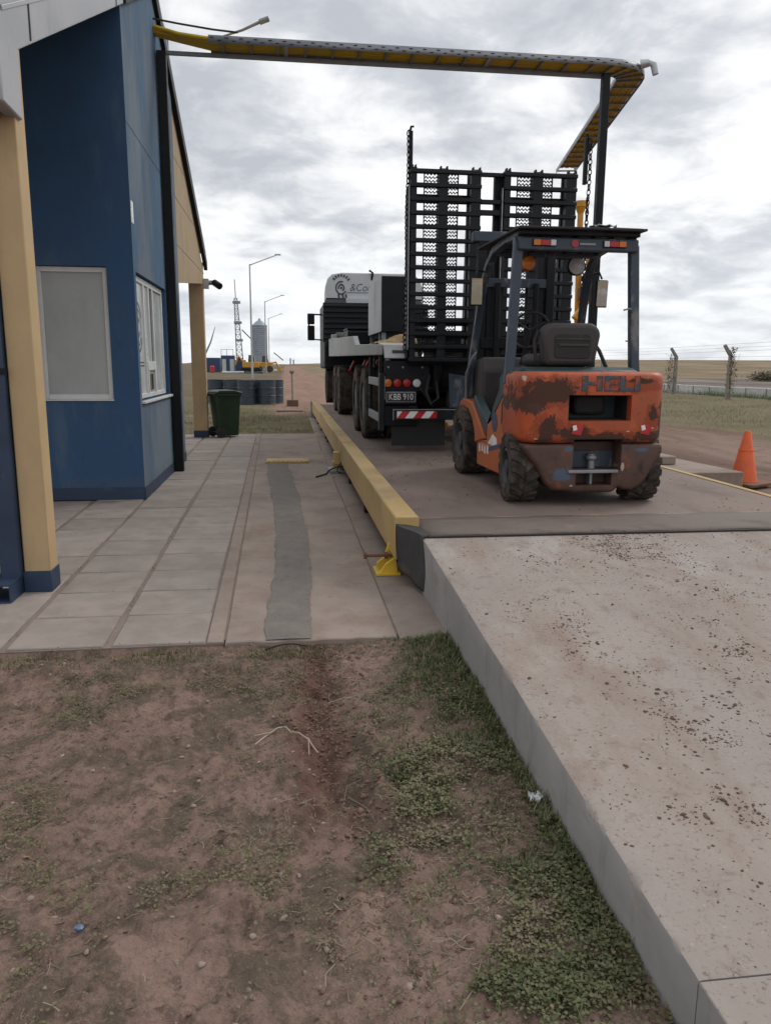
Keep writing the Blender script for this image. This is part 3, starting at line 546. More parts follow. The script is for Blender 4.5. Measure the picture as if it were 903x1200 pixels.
# ------------------------------------------------------------------ blue building
def roofz(y): return 5.72-.475*abs(y-10.36)
def building():
    t = thing('weigh_office', 'blue plastered weigh office tower with gabled metal roof and tan columns', 'building', (-2.5, 10, 0))
    # tower walls with openings: right face (x=-1.5) and front face (y=8.35)
    b = MB(); b.prism([(8.35, 0), (11.8, 0), (11.8, roofz(11.8)+.75), (8.35, roofz(8.35)+1.0)], 'x', -5.2, -1.5)
    w = b.build('wall', 'blue', t, world=True, angle=30)
    cs = [MB().box(-1.62, -1.3, 8.46, 10.44, 1.03, 2.34).build('c', 'blue'), MB().box(-2.46, -1.765, 8.2, 8.47, 1.045, 2.37).build('c', 'blue'), MB().box(-1.66, -1.3, 10.98, 11.62, 1.02, 2.38).build('c', 'navy')]
    for c in cs: c.location = -Vector(t.location)
    bpy.context.view_layer.update()
    for c in cs: c.data.transform(Matrix.Translation(Vector((0, 0, 0))))
    # the wall mesh is in the thing's frame; move cutters to world so that both agree
    for c in cs: c.location = (0, 0, 0)
    bpy.context.view_layer.update(); cut(w, cs); w.data.materials.append(M['chalky_lit'])
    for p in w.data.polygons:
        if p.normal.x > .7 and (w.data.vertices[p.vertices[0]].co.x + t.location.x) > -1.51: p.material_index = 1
    w.data.shade_smooth(); w.data.set_sharp_from_angle(angle=R(30))
    b = MB(); b.box(-5.2, -1.492, 8.341, 8.3495, 0, .13); b.box(-1.4995, -1.491, 8.341, 11.8, 0, .13); b.build('plinth', 'navy', t, world=True, bevel=.002, seg=1)
    b = MB(); b.box(-1.4995, -1.497, 8.36, 11.8, 3.735, 3.746); b.build('wall_joint', 'navy', t, world=True)
    b = MB(); b.box(-1.499, -1.493, 8.36, 8.47, 2.80, 3.01); b.build('notice', 'paper', t, world=True)
    # front window
    f = MB(); x0, x1, z0, z1, y = -2.455, -1.77, 1.05, 2.365, 8.385
    for q in ((x0, x0+.045, z0, z1), (x1-.045, x1, z0, z1), (x0+.045, x1-.045, z0, z0+.05), (x0+.045, x1-.045, z1-.05, z1)): f.box(q[0], q[1], y, y+.06, q[2], q[3])
    f.box(x0-.01, x1+.01, 8.33, 8.40, 1.035, 1.0495)
    f = f.build('window', 'frame', t, world=True, bevel=.004)
    f.location = (0, 0, 0)
    def sub(mb, name, m, bevel=0.): return mb.build(name, m, f, bevel=bevel, seg=1)
    o = MB().box(x0+.045, x1-.045, y+.025, y+.035, z0+.05, z1-.05); bmesh.ops.translate(o.bm, verts=o.bm.verts, vec=-Vector(t.location)); sub(o, 'pane', 'frost')
    # side window: three bays, hatch, sill
    T = -Vector(t.location)
    g = MB(); xa, xb = -1.585, -1.545; ya, yb, z0, z1 = 8.47, 10.43, 1.04, 2.33
    bays = [8.47, 9.13, 9.72, 10.43]
    for y in (8.47, 9.11, 9.70): g.box(xa, xb, y, y+.045, z0, z1)
    g.box(xa, xb, 10.385, 10.43, z0, z1)
    for a, b_ in ((8.515, 9.11), (9.155, 9.70), (9.745, 10.385)): g.box(xa, xb, a, b_, z0, z0+.05); g.box(xa, xb, a, b_, z1-.06, z1)
    g.box(xa+.004, xb+.012, 9.155, 9.70, 1.34, 1.44); g.box(xa, xb+.006, 9.40, 9.44, 1.44, 2.27)
    g.box(xa+.004, xb+.012, 9.16, 9.20, 1.09, 1.34); g.box(xa+.004, xb+.012, 9.64, 9.69, 1.09, 1.34)
    g.box(-1.53, -1.46, 8.44, 10.46, 1.0, 1.028)
    fr = g.build('window', 'frame', t, world=True, bevel=.004, seg=1)
    def sub2(mb, name, m): bmesh.ops.translate(mb.bm, verts=mb.bm.verts, vec=T); return mb.build(name, m, fr)
    for a, b_, z, m in ((8.515, 9.11, 1.09, 'film'), (9.155, 9.40, 1.44, 'film'), (9.44, 9.70, 1.44, 'glass'), (9.745, 10.385, 1.09, 'film')):
        sub2(MB().box(-1.572, -1.566, a, b_, z, 2.27), 'pane', m)
    sub2(MB().box(-1.566, -1.558, 9.20, 9.64, 1.09, 1.34), 'pass_hatch', 'frost'); sub2(MB().box(-1.557, -1.55, 9.30, 9.54, 1.12, 1.30), 'hatch_opening', 'glass')
    lg = MB(); 
    for rr, a0, a1, wd in ((.27, 25, 335, .028), (.20, -140, 140, .022), (.11, 30, 330, .03)):
        pts = [(R(a0+(a1-a0)*k/26)) for k in range(27)]
        lg.sheet([[(-1.5645, 8.81+math.cos(a)*rr*.85, 1.80+math.sin(a)*rr), (-1.5645, 8.81+math.cos(a)*(rr-wd)*.85, 1.80+math.sin(a)*(rr-wd))] for a in pts])
    for z in (1.42, 1.385): lg.sheet([[(-1.5645, 8.56, z), (-1.5645, 9.06, z)], [(-1.5645, 8.56, z+.014), (-1.5645, 9.06, z+.014)]])
    sub2(lg, 'crest_print', 'ink')
    b = MB(); b.box(-1.66, -1.652, 10.98, 11.62, 1.02, 2.38); b.build('recess_panel', 'blue', t, world=True)
    # roof: two slopes behind the fascia
    for s in (-1, 1):
        ye = 10.36+s*5.35
        b = MB(); b.prism([(10.36, roofz(10.36)+.34), (ye, roofz(ye)+.34), (ye, roofz(ye)+.30), (10.36, roofz(10.36)+.30)], 'x', -6.5, -1.47)
        b.build('roof_slope', 'sheet', t, world=True)
    # near folded sheet fascia (follows the slope, then drops at the eave)
    pr = [(4.68, 3.02), (4.68, 2.79), (5.0, 2.78), (5.02, 3.16), (8.38, roofz(8.38)), (8.38, roofz(8.38)+.30), (5.0, roofz(5.0)+.30), (4.75, 3.4)]
    b = MB(); b.prism(pr, 'x', -1.55, -1.468); b.build('fascia', 'sheet', t, world=True, bevel=.012, seg=2)
    b = MB(); b.prism([(4.76, roofz(4.76)+.20), (8.36, roofz(8.36)+.20), (8.36, roofz(8.36)+.228), (4.76, roofz(4.76)+.228)], 'x', -1.4678, -1.460); b.build('fascia_fold', 'sheet', t, world=True, bevel=.003)
    for y in (5.25, 8.0): MB().prism([(y, roofz(y)), (y+.02, roofz(y+.02)), (y+.02, roofz(y)+.29), (y, roofz(y)+.28)], 'x', -1.4675, -1.463).build('fascia_seam', 'black', t, world=True)
    b = MB(); b.box(-3.4, -1.56, 4.70, 5.0, 2.80, 3.3); b.build('eave_gutter', 'sheet', t, world=True, bevel=.02)
    b = MB(); b.box(-5.2, -1.57, 4.71, 4.99, 2.77, 2.795); b.build('gutter_base', 'black', t, world=True)
    b = MB(); b.prism([(5.1, roofz(5.1)-.02), (8.345, roofz(8.345)-.02), (8.345, roofz(8.345)+.0), (5.1, roofz(5.1))], 'x', -6, -1.56); b.build('soffit', 'tan', t, world=True)
    # far gable panel in tan with dark metal verge
    b = MB(); b.prism([(11.803, 2.56), (15.42, 2.9), (15.42, roofz(15.42)-.05), (11.803, roofz(11.803)-.05)], 'x', -1.66, -1.52); b.build('gable_panel', 'tan_shade', t, world=True)
    for z in (3.1, 3.75, 4.3):
        ye = 10.36+(5.72-z)/.475; MB().box(-1.5195, -1.517, 11.81, ye-.2, z, z+.012).build('panel_joint', 'wood', t, world=True)
    b = MB(); ye = 15.72; b.prism([(8.42, roofz(8.42)+.0), (10.36, 5.72), (ye, roofz(ye)), (ye, roofz(ye)+.16), (10.36, 5.88), (8.42, roofz(8.42)+.16)], 'x', -1.515, -1.45); b.build('verge_trim', 'black', t, world=True)
    # columns
    for (x0, x1, y0, y1, zt) in ((-1.645, -1.488, 4.93, 5.10, 3.3), (-1.79, -1.525, 15.45, 15.66, 3.3)):
        c = MB().box(x0, x1, y0, y1, .0, zt).build('column', 'tan', t, bevel=.008, world=True)
        MB().box(x0-.006+2.5, x1+.006+2.5, y0-.006-10, y1+.006-10, .0, .135).build('column_base', 'navy', c, bevel=.003, seg=1)
    # CCTV on the far column
    b = MB(); b.box(-1.52, -1.42, 15.48, 15.60, 2.82, 3.0); b.tube([(-1.42, 15.54, 2.93), (-1.33, 15.5, 2.93), (-1.28, 15.46, 2.89)], .045, 10); b.build('camera_bracket', 'zinc', t, world=True)
    MB().cyl((-1.31, 15.5, 2.93), (-1.20, 15.36, 2.85), .062, 14).build('camera_head', 'black', t, world=True)
    # dark blue downpipe
    b = MB(); b.box(-1.775, -1.652, 4.89, 5.01, .10, 2.85); b.build('downpipe', 'pipe', t, world=True, bevel=.008)
    b = MB()
    for q in ((-1.815, -1.805, 0.0, .11), (-1.665, -1.655, 0, .11), (-1.805, -1.665, 0, .008), (-1.805, -1.665, .102, .11)): b.box(q[0], q[1], 4.70, 5.0, q[2], q[3])
    b.build('pipe_outlet', 'pipe', t, world=True)
    for z in (1.35, 2.62): MB().box(-1.78, -1.635, 4.882, 4.889, z, z+.035).build('pipe_bracket', 'black', t, world=True)
building()
# ------------------------------------------------------------------ cable tray gantry
def gantry():
    t = thing('cable_gantry', 'steel cable tray gantry with yellow cables crossing high over the weighbridge', 'gantry', (-1.4, 10.5, 0))
    for x0, x1, y0, y1, n in ((-1.487, -1.375, 10.50, 10.62, 'post'), (4.145, 4.245, 10.44, 10.54, 'post')):
        MB().box(x0, x1, y0, y1, 0, 5.15).build(n, 'black', t, bevel=.008, world=True)
    MB().box(4.0, 4.4, 10.3, 10.7, 0, .02).build('post_base', 'black', t, bevel=.003, world=True)
    ZB = 5.205; W = .18
    # path of the tray in plan: across, elbow, then away
    E = [(-.85, 10.52), (4.15, 10.52), (4.33, 10.535), (4.48, 10.585), (4.59, 10.67), (4.66, 10.79), (4.70, 10.95), (5.62, 15.9)]
    def off(d):
        out = []
        for i, p in enumerate(E):
            a = Vector(E[max(i-1, 0)]); c = Vector(E[min(i+1, len(E)-1)]); tt = (c-a).normalized(); nn = Vector((tt.y, -tt.x)); out.append((p[0]+nn.x*d, p[1]+nn.y*d))
        return out
    for d, nm in ((W, 'side_rail'), (-W, 'side_rail')):
        pts = off(d); b = MB(); b.sheet([[(p[0], p[1], ZB) for p in pts], [(p[0], p[1], ZB+.080) for p in pts]])
        p2 = off(d*.9); b.sheet([[(p[0], p[1], ZB+.081) for p in pts], [(p[0], p[1], ZB+.081) for p in p2]]); b.build(nm, 'tray', t, world=True, solid=.006)
    pts = off(W); b = MB()                       # slots of the near rail
    for (p, q) in zip(pts, pts[1:]):
        L = (Vector(q)-Vector(p)).length; n = max(2, int(L/.085)); dv = (Vector(q)-Vector(p)).normalized(); nn = Vector((dv.y, -dv.x))
        for k in range(n):
            c = Vector(p)+dv*(k+.5)*L/n; zc = ZB+(.026 if k % 2 else .056)
            h = dv*.022; o = nn*.0045
            b.sheet([[(c.x-h.x+o.x, c.y-h.y+o.y, zc-.006), (c.x+h.x+o.x, c.y+h.y+o.y, zc-.006)], [(c.x-h.x+o.x, c.y-h.y+o.y, zc+.006), (c.x+h.x+o.x, c.y+h.y+o.y, zc+.006)]])
    tag(b.build('slot', 'black', t, world=True), kind='stuff')
    l, r = off(W), off(-W); step = .335
    rung = 0
    for i in range(len(l)-1):
        L = ((Vector(l[i+1])-Vector(l[i])).length + (Vector(r[i+1])-Vector(r[i])).length)/2; n = max(1, round(L/step))
        for k in range(n):
            f = (k+.5)/n; a = Vector(l[i]).lerp(Vector(l[i+1]), f); c = Vector(r[i]).lerp(Vector(r[i+1]), f)
            MB().bar((a.x, a.y, ZB+.012), (c.x, c.y, ZB+.012), .026).build('rung', 'steel', t, world=True)
    MB().box(-1.48, 4.20, 10.64, 10.68, 5.152, 5.198).build('support_beam', 'tray', t, bevel=.004, world=True)
    for x in (.05, 2.6): MB().box(x, x+.05, 10.345, 10.66, 5.2085, 5.2145).box(x, x+.05, 10.345, 10.358, 5.21, 5.29).build('splice_plate', 'zinc', t, world=True)
    for j, d in enumerate(np.linspace(-.145, .145, 9)):
        pts = off(d); path = [(-1.50, 10.50-d*.5, 5.34+.02*(j % 3)), (-1.2, 10.51-d*.8, 5.30+.012*(j % 2))]
        for i in range(len(pts)-1):
            n = max(2, int((Vector(pts[i+1])-Vector(pts[i])).length/.3))
            for k in range(n):
                q = Vector(pts[i]).lerp(Vector(pts[i+1]), k/n); path.append((q.x, q.y, ZB+.05+.008*math.sin(q.x*3+j*2)))
        MB().tube(path, .0215, 7).build('cable', 'cable_y', t, world=True)
    MB().tube([(-1.5, 10.45, 5.47), (-1.2, 10.42, 5.42), (-.8, 10.4, 5.37), (-.5, 10.38, 5.345)], .012, 6).build('thin_cable', 'rubber', t, world=True)
    MB().cyl((4.66, 10.50, 5.29), (4.76, 10.46, 5.30), .06, 14, .045).build('lamp_socket', 'zinc', t, world=True)
    MB().tube([(4.75, 10.46, 5.31), (4.82, 10.45, 5.28), (4.85, 10.44, 5.16)], [.03, .045, .04], 12).build('lamp_head', 'cabwhite', t, world=True)
    a = MB().tube([(-.68, 10.5, 5.34), (-.45, 10.5, 5.42), (-.22, 10.5, 5.53)], [.012, .016, .02], 8).tube([(-.24, 10.5, 5.52), (-.13, 10.5, 5.565)], .034, 8).build('antenna', 'steel', t, world=True)
gantry()
# ------------------------------------------------------------------ forklift (local frame: rear axle on the deck, y forward)
def wheel_mesh(t, cx, cy, r, w, steer=0., name='wheel'):
    h = r
    tm = MB(); hw = w/2
    prof = [(r*.60, -hw), (r*.88, -hw), (r*.945, -hw*.86), (r*.95, 0), (r*.945, hw*.86), (r*.88, hw), (r*.60, hw), (r*.55, hw*.8), (r*.55, -hw*.8)]
    tm.lathe(prof, (0, 0, 0), 'x', 32, caps=False)
    n = 18
    for i in range(n):
        for s in (-1, 1):
            a = 2*math.pi*(i+(.5 if s > 0 else 0))/n
            pts = []
            for (u, da) in ((.04, .14), (.36, .02), (.72, -.06), (1.0, -.10)): pts.append((s*u*hw, a+da))
            rows = []
            for (u, aa) in pts:
                k = .62*math.pi/n
                rows.append([(u, math.cos(aa-k)*r*.92, math.sin(aa-k)*r*.92), (u, math.cos(aa-k*.8)*r, math.sin(aa-k*.8)*r), (u, math.cos(aa+k*.8)*r, math.sin(aa+k*.8)*r), (u, math.cos(aa+k)*r*.92, math.sin(aa+k)*r*.92)])
            rows.append([(s*hw*1.0, p[1]*.93, p[2]*.93) for p in rows[-1]])
            tm.sheet(rows)
    ty = tm.build('wheel', 'tyre', t, angle=30); ty.location = (cx, cy, h); ty.rotation_euler.z = steer
    hb = MB()
    for s in (-1, 1): hb.lathe([(r*.56, s*hw*.55), (r*.56, s*hw*.9), (r*.50, s*hw*.95), (r*.44, s*hw*.6), (r*.24, s*hw*.55), (r*.22, s*hw*.9), (r*.05, s*hw*.95)], (0, 0, 0), 'x', 20)
    for s in (-1, 1):
        for k in range(6): a = k*math.pi/3; hb.cyl((s*hw*.5, math.cos(a)*r*.34, math.sin(a)*r*.34), (s*hw*.75, math.cos(a)*r*.34, math.sin(a)*r*.34), r*.045, 6)
    hb.build('hub', 'hub', ty)
def rrect(x0, x1, y0, y1, r, n=6, corners=(1, 1, 1, 1)):
    P_ = []
    for (cx, cy, a0, k) in ((x0+r, y0+r, 180, 0), (x1-r, y0+r, 270, 1), (x1-r, y1-r, 0, 2), (x0+r, y1-r, 90, 3)):
        if corners[k]: P_ += [(cx+r*math.cos(R(a0+90*i/n)), cy+r*math.sin(R(a0+90*i/n))) for i in range(n+1)]
        else: P_.append(((x0, y0), (x1, y0), (x1, y1), (x0, y1))[k])
    return P_
def forklift():
    t = thing('forklift', 'worn orange counterbalance forklift with dark overhead guard on the weighbridge', 'forklift', (2.35, 6.02, .34))
    # counterweight upper
    b = MB(); b.prism(rrect(-.575, .575, -.33, .30, .15, 8, (1, 1, 0, 0)), 'z', .492, 1.035)
    cw = b.build('counterweight', 'cw_up', t, bevel=.055, seg=4, angle=40); cw.location = (0, 0, 0)
    bpy.context.view_layer.update()
    L = t.location
    def cutter(mb): o = mb.build('c', 'cw_up'); o.location = L; return o
    bake(cw); cut(cw, [cutter(MB().box(-.225, .275, -.6, .10, .665, .862)), cutter(MB().box(-.165, .225, -.6, .05, .40, .525))])
    cw.data.shade_smooth(); cw.data.set_sharp_from_angle(angle=R(35))
    mb = MB(); mb.box(-.25, .30, .04, .06, .63, .88); mb.box(-.19, .26, .03, .045, .40, .55); mb.build('cavity', 'rubber', cw)
    MB().box(-.226, -.222, -.25, .05, .66, .87).box(.272, .276, -.25, .05, .66, .87).box(-.222, .272, -.25, .05, .858, .865).box(-.222, .272, -.22, .05, .664, .670).build('cavity_shade', 'rubber', cw)  # dark walls added inside the opening so the orange recess looks shaded
    MB().box(-.10, .16, -.12, .03, .70, .86).build('radiator_pipe', 'rubber', cw, bevel=.03)
    # lower counterweight
    pts = [(-.565, .488), (-.555, .44), (-.50, .37), (-.44, .29), (-.38, .19), (-.32, .125), (-.22, .125), (-.14, .105), (.18, .105), (.22, .15), (.26, .125), (.33, .12), (.40, .16), (.45, .22), (.49, .30), (.54, .38), (.565, .44), (.565, .488)]
    b = MB(); b.prism(pts, 'y', -.315, -.08)
    lo = b.build('lower_counterweight', 'cw_lo', t, bevel=.03, seg=3); bpy.context.view_layer.update(); bake(lo)
    cut(lo, [cutter(MB().box(-.165, .225, -.6, -.13, .285, .50)), cutter(MB().box(-.135, .155, -.6, -.17, .165, .262))]); lo.data.shade_smooth(); lo.data.set_sharp_from_angle(angle=R(35))
    MB().box(-.16, .22, -.16, -.128, .29, .42).build('tow_recess', 'guard', lo)
    MB().cyl((.03, -.20, .275), (.03, -.20, .40), .028, 12).ball((.03, -.20, .37), (.045, .045, .03)).build('tow_pin', 'steel', lo)
    MB().box(.0, .022, -.26, -.17, .165, .262).build('grille_bar', 'steel', lo, bevel=.004)
    MB().box(-.20, .20, -.335, -.30, .262, .288).build('tow_lip', 'steel', lo, bevel=.006)
    for x, s in ((-.15, 1), (.40, -1)):
        o = MB().prism([(-.045, -.03), (.03, -.045), (.05, .02), (-.02, .045)], 'y', -.335, -.3305); o = o.build('reflector', 'redpaint', cw); o.location = (x, 0, .60)
        w = MB().prism([(-.03, -.01), (.0, .0), (-.01, .035), (-.04, .03)], 'y', -.3375, -.3352).build('reflector_chip', 'white', o)
    text('brand_letters', 'HELI', .150, 'letters', TM((.10, -.3315, .945)), cw, .003, .003, 1.62)
    text('brand_outline', 'HELI', .150, 'cw_lo', TM((.103, -.3305, .942)), cw, .002, .007, 1.62)
    # rear lower chassis, axle
    MB().box(-.42, .42, -.05, 1.9, .16, .48).build('chassis', 'black', t, bevel=.02)
    for s in (-1, 1): wheel_mesh(t, s*.50, .0, .275, .22, R(-5))
    for s in (-1, 1): wheel_mesh(t, s*.50, 1.66, .345, .25)
    # side panels both sides
    for s in (-1, 1):
        a, b_ = (s*.57, s*.50)
        arch = [(.02+.31*math.cos(R(q)), .27+.30*math.sin(R(q))) for q in range(35, 111, 15)]
        pts = [(1.10, .16), (1.12, .40), (.76, .42), (.76, .56), (.60, .60), (.12, .93), (-.05, 1.00), (-.05, .52)] + arch[::-1] + [(.29, .17)]
        pts = [(1.10, .16), (1.12, .40), (.76, .42), (.76, .56), (.60, .62), (.10, .95), (.10, .60)] + arch[::-1][1:] + [(.33, .17)]
        MB().prism(pts, 'x', a, b_).build('side_panel', 'orange', t, bevel=.012)
        MB().prism([(.10, .965), (.10, 1.04), (.30, 1.0), (.62, .72), (.84, .50), (.77, .435), (.765, .57), (.61, .635)], 'x', s*.562, s*.49).build('trim_band', 'teal', t, bevel=.01)
        MB().prism([(.78, .56), (1.28, .80), (1.34, .74), (.80, .44)], 'x', s*.566, s*.48).build('step_rail', 'teal', t, bevel=.01)
        MB().prism([(1.15, .36), (.80, .43), (1.30, .73), (1.66, .76), (1.80, .72), (1.85, .66), (1.45, .66), (1.28, .58), (1.17, .46)], 'x', s*.585, s*.46).build('front_fender', 'orange', t, bevel=.012)
        MB().box(min(s*.46, s*.564), max(s*.46, s*.564), .77, 1.13, .26, .30).build('step', 'teal', t, bevel=.006)
        MB().prism([(.20, .62), (.30, .60), (.30, .77), (.20, .85)], 'x', s*.572, s*.55).build('vent_slot', 'rubber', t)
    # decals of the near side
    d = MB()
    for k, (y, z) in enumerate(((1.02, .30), (.92, .31), (.83, .30), (.73, .31))): d.prism([(y, z), (y-.045, z-.01), (y-.035, z+.07), (y-.01, z+.03), (y+.008, z+.075)], 'x', -.5735, -.5705)
    d.prism([(.70, .40), (.40, .38), (.42, .46), (.55, .49)], 'x', -.5735, -.5705); d.build('decal', 'white', t)
    d = MB(); d.prism([(.68, .33), (.30, .40), (.32, .43), (.66, .37)], 'x', -.574, -.5708)
    d.lathe([(.085, -.5735), (.085, -.5712)], (0, .50, .60), 'x', 14); d.build('decal', 'mach_b', t)
    # engine hood, seat, floor, dash
    MB().prism([(-.02, .95), (-.02, 1.04), (.10, 1.07), (.62, 1.06), (.78, .98), (.80, .50), (-.02, .5)], 'x', -.47, .47).build('hood', 'teal', t, bevel=.03)
    MB().box(-.47, .47, .80, 1.72, .44, .47).build('floor', 'black', t)
    MB().prism([(1.30, .47), (1.22, 1.04), (1.30, 1.16), (1.62, 1.13), (1.72, .47)], 'x', -.50, .50).build('dash_cowl', 'seat', t, bevel=.03)
    s = MB(); s.box(-.30, .17, .25, .72, 1.07, 1.18).build('seat_cushion', 'seat', t, bevel=.05, seg=3)
    pl = rrect(-.31, .19, 1.08, 1.42, .10, 6, (0, 0, 1, 1)); pl[0] = (-.27, 1.08); pl[1] = (.15, 1.08)
    sb = MB().prism(pl, 'y', .12, .25).build('seat_back', 'seat', t, bevel=.04, seg=3)
    q = rrect(-.20, .10, 1.14, 1.33, .03, 3)
    MB().prism(q, 'y', .112, .121).build('seat_back_panel', 'rubber', sb, bevel=.003, seg=1)
    MB().box(-.17, .08, .104, .113, 1.235, 1.255).box(-.20, .10, .106, .113, 1.285, 1.297).build('seat_rib', 'seat', sb, bevel=.003)
    MB().tube([(-.335, .18, 1.12), (-.345, .2, 1.28), (-.31, .2, 1.36)], .014, 8).build('seat_handle', 'rubber', sb)
    w = MB(); mx = Matrix.Rotation(R(-62), 4, 'X'); w.torus((-.12, 1.05, 1.40), .175, .014, mx, 24, 8)
    w.tube([(-.12, 1.05, 1.40), (-.12, 1.25, 1.10)], .022, 8)
    for a in (90, 210, 330): w.tube([(-.12, 1.05, 1.40), Vector((-.12, 1.05, 1.40))+mx.to_3x3() @ Vector((.17*math.cos(R(a)), .17*math.sin(R(a)), 0))], .009, 6)
    w.build('steering_wheel', 'rubber', t)
    lv = MB()
    for x in (.16, .22, .28): lv.tube([(x, 1.25, 1.12), (x, 1.14, 1.34)], .008, 6); lv.ball((x, 1.14, 1.35), .02, 8, 6)
    lv.build('lever', 'rubber', t)
    # overhead guard
    g = 'guard'
    for s_ in (-1, 1):
        MB().tube([(s_*.545, .22, .93), (s_*.53, .24, 1.10), (s_*.485, .28, 2.03), (s_*.475, .33, 2.08)], .052, 4).build('guard_post', g, t, bevel=.008)
        pts = [(s_*.55, 1.62, .72), (s_*.535, 1.58, 1.05), (s_*.50, 1.32, 1.80), (s_*.485, 1.18, 1.99), (s_*.475, 1.00, 2.085), (s_*.470, .60, 2.12), (s_*.470, .26, 2.10)]
        MB().tube(pts, .045, 4).build('guard_front_post', g, t, bevel=.006)
        MB().tube([(s_*.575, 1.58, .75), (s_*.595, 1.52, 1.0), (s_*.575, 1.38, 1.14), (s_*.54, 1.36, 1.20)], .011, 8).build('grab_handle', 'steel', t)
        # mirrors
        m_ = MB().tube([(s_*.50, 1.22, 1.92), (s_*.58, 1.20, 1.94), (s_*.60, 1.18, 1.88)], .010, 6).build('mirror_arm', 'black', t)
        MB().box(s_*.60-.058, s_*.60+.058, 1.165, 1.185, 1.62, 1.87).build('mirror_shell', 'black', m_, bevel=.012)
        MB().prism([(1.158, 1.63), (1.164, 1.63), (1.164, 1.86), (1.144, 1.86)], 'x', s_*.60-.050, s_*.60+.050).build('mirror_glass', 'mirror', m_)
    MB().box(-.50, .50, .21, .275, 1.985, 2.085).build('rear_beam', g, t, bevel=.012)
    MB().box(-.50, .50, .19, .30, 2.10, 2.135).build('roof_edge', 'black', t, bevel=.006)
    MB().box(-.46, .46, .98, 1.06, 2.04, 2.10).build('front_beam', g, t, bevel=.01)
    for x in (-.30, -.15, 0, .15, .30): MB().box(x-.012, x+.012, .28, 1.0, 2.07, 2.11).build('roof_bar', 'black', t)
    MB().prism([(-.52, .13), (.53, .13), (.50, 1.32), (-.56, 1.36)], 'z', 2.137, 2.155).build('roof_board', 'rubber', t, bevel=.003, seg=1)
    for x0, x1 in ((-.385, -.20), (.20, .385)):
        lb = MB().box(x0-.005, x1+.005, .200, .2095, 2.015, 2.068).build('rear_light', 'black', t)
        sg = [(x0, x0+.062, 'amber'), (x0+.062, x0+.14, 'red'), (x0+.14, x1, 'clear')]
        if x0 > 0: sg = [(x0, x0+.045, 'clear'), (x0+.045, x0+.123, 'red'), (x0+.123, x1, 'amber')]
        for a, c, mm in sg: MB().box(a+.001, c-.001, .186, .200, 2.019, 2.064).build('lens', mm, lb, bevel=.003, seg=1)
    MB().lathe([(.030, .2), (.030, .207)], (-.04, 0, 2.04), 'y', 16).build('round_sticker', 'red', t)
    MB().box(.0, .13, .2, .207, 2.03, 2.045).build('strip_sticker', 'steel', t)
    MB().lathe([(.02, .55), (.055, .56), (.06, .62), (.05, .66)], (-.30, 0, 1.93), 'y', 16).build('warning_light', 'amber', t)
    MB().tube([(-.30, .6, 1.98), (-.30, .6, 2.08)], .012, 6).build('light_bracket', 'black', t)
    wl = MB().lathe([(.03, 1.26), (.085, 1.20), (.088, 1.16), (.08, 1.15)], (.34, 0, 1.99), 'y', 20).build('work_lamp', 'black', t)
    MB().lathe([(.077, 1.1495), (.06, 1.142), (.02, 1.138)], (.34, 0, 1.99), 'y', 20).build('lens', 'clear', wl)
    # mast, carriage, forks
    for s_ in (-1, 1):
        m_ = MB(); m_.box(s_*.36-.045, s_*.36+.045, 1.92, 2.03, .12, 2.33); m_.build('mast_upright', 'black', t, bevel=.008)
        MB().box(s_*.265-.035, s_*.265+.035, 1.95, 2.05, .15, 2.26).build('mast_inner_upright', 'truck', t, bevel=.008)
        MB().cyl((s_*.20, 1.90, .3), (s_*.20, 1.90, 1.9), .032, 12).build('lift_cylinder', 'black', t)
        MB().box(s_*.23-.05, s_*.23+.05, 2.20, 3.15, .035, .075).box(s_*.23-.05, s_*.23+.05, 2.17, 2.21, .035, .62).build('fork', 'black', t, bevel=.005)
        MB().tube([(s_*.31, 1.45, .55), (s_*.33, 1.9, .95)], .035, 8).build('tilt_cylinder', 'steel', t)
    MB().box(-.46, .46, 1.91, 2.04, 2.30, 2.40).build('mast_crossbar', 'guard', t, bevel=.01)
    MB().box(-.36, .36, 1.90, 1.95, 1.25, 1.36).build('mast_tie', 'black', t, bevel=.006)
    MB().box(-.36, .36, 1.93, 1.98, 1.86, 1.95).build('mast_tie', 'guard', t, bevel=.006)
    MB().box(-.48, .48, 2.10, 2.16, .25, .33).box(-.48, .48, 2.10, 2.16, .58, .66).box(-.40, .40, 2.1, 2.14, .66, 1.2).build('carriage', 'black', t, bevel=.006)
    for x in (-.13, .13): MB().box(x-.012, x+.012, 1.99, 2.01, .7, 2.26).build('lift_chain', 'rubber', t)
    # small antenna rod on the right post, hoses
    MB().tube([(.52, .25, 1.52), (.46, .22, 1.545), (.40, .2, 1.53)], .007, 6).tube([(.51, .25, 1.28), (.45, .24, 1.285)], .006, 6).build('hook', 'steel', t)
    MB().tube([(.50, 1.28, 1.42), (.58, 1.10, 1.22), (.64, 1.0, 1.02)], .018, 8).build('hose', 'rubber', t)
    o = MB().prism([(.28, .2), (.53, .22), (.50, .62), (.24, .50)], 'z', 2.157, 2.172); o = o.build('plywood_scrap', 'wood', None, bevel=.003); o.location = t.location
    tag(o, 'scrap of weathered plywood lying on the forklift roof', 'plywood')
    o = MB(); o.sheet([[(.10+.03*i+.02*math.sin(j*2), .16+.04*j, 2.165+.022*abs(math.sin(i*1.9+j*1.1))) for i in range(7)] for j in range(7)]); o = o.build('rag', 'cabwhite', None, solid=.004); o.location = t.location
    tag(o, 'pale crumpled rag beside the plywood on the forklift roof', 'rag')
forklift()
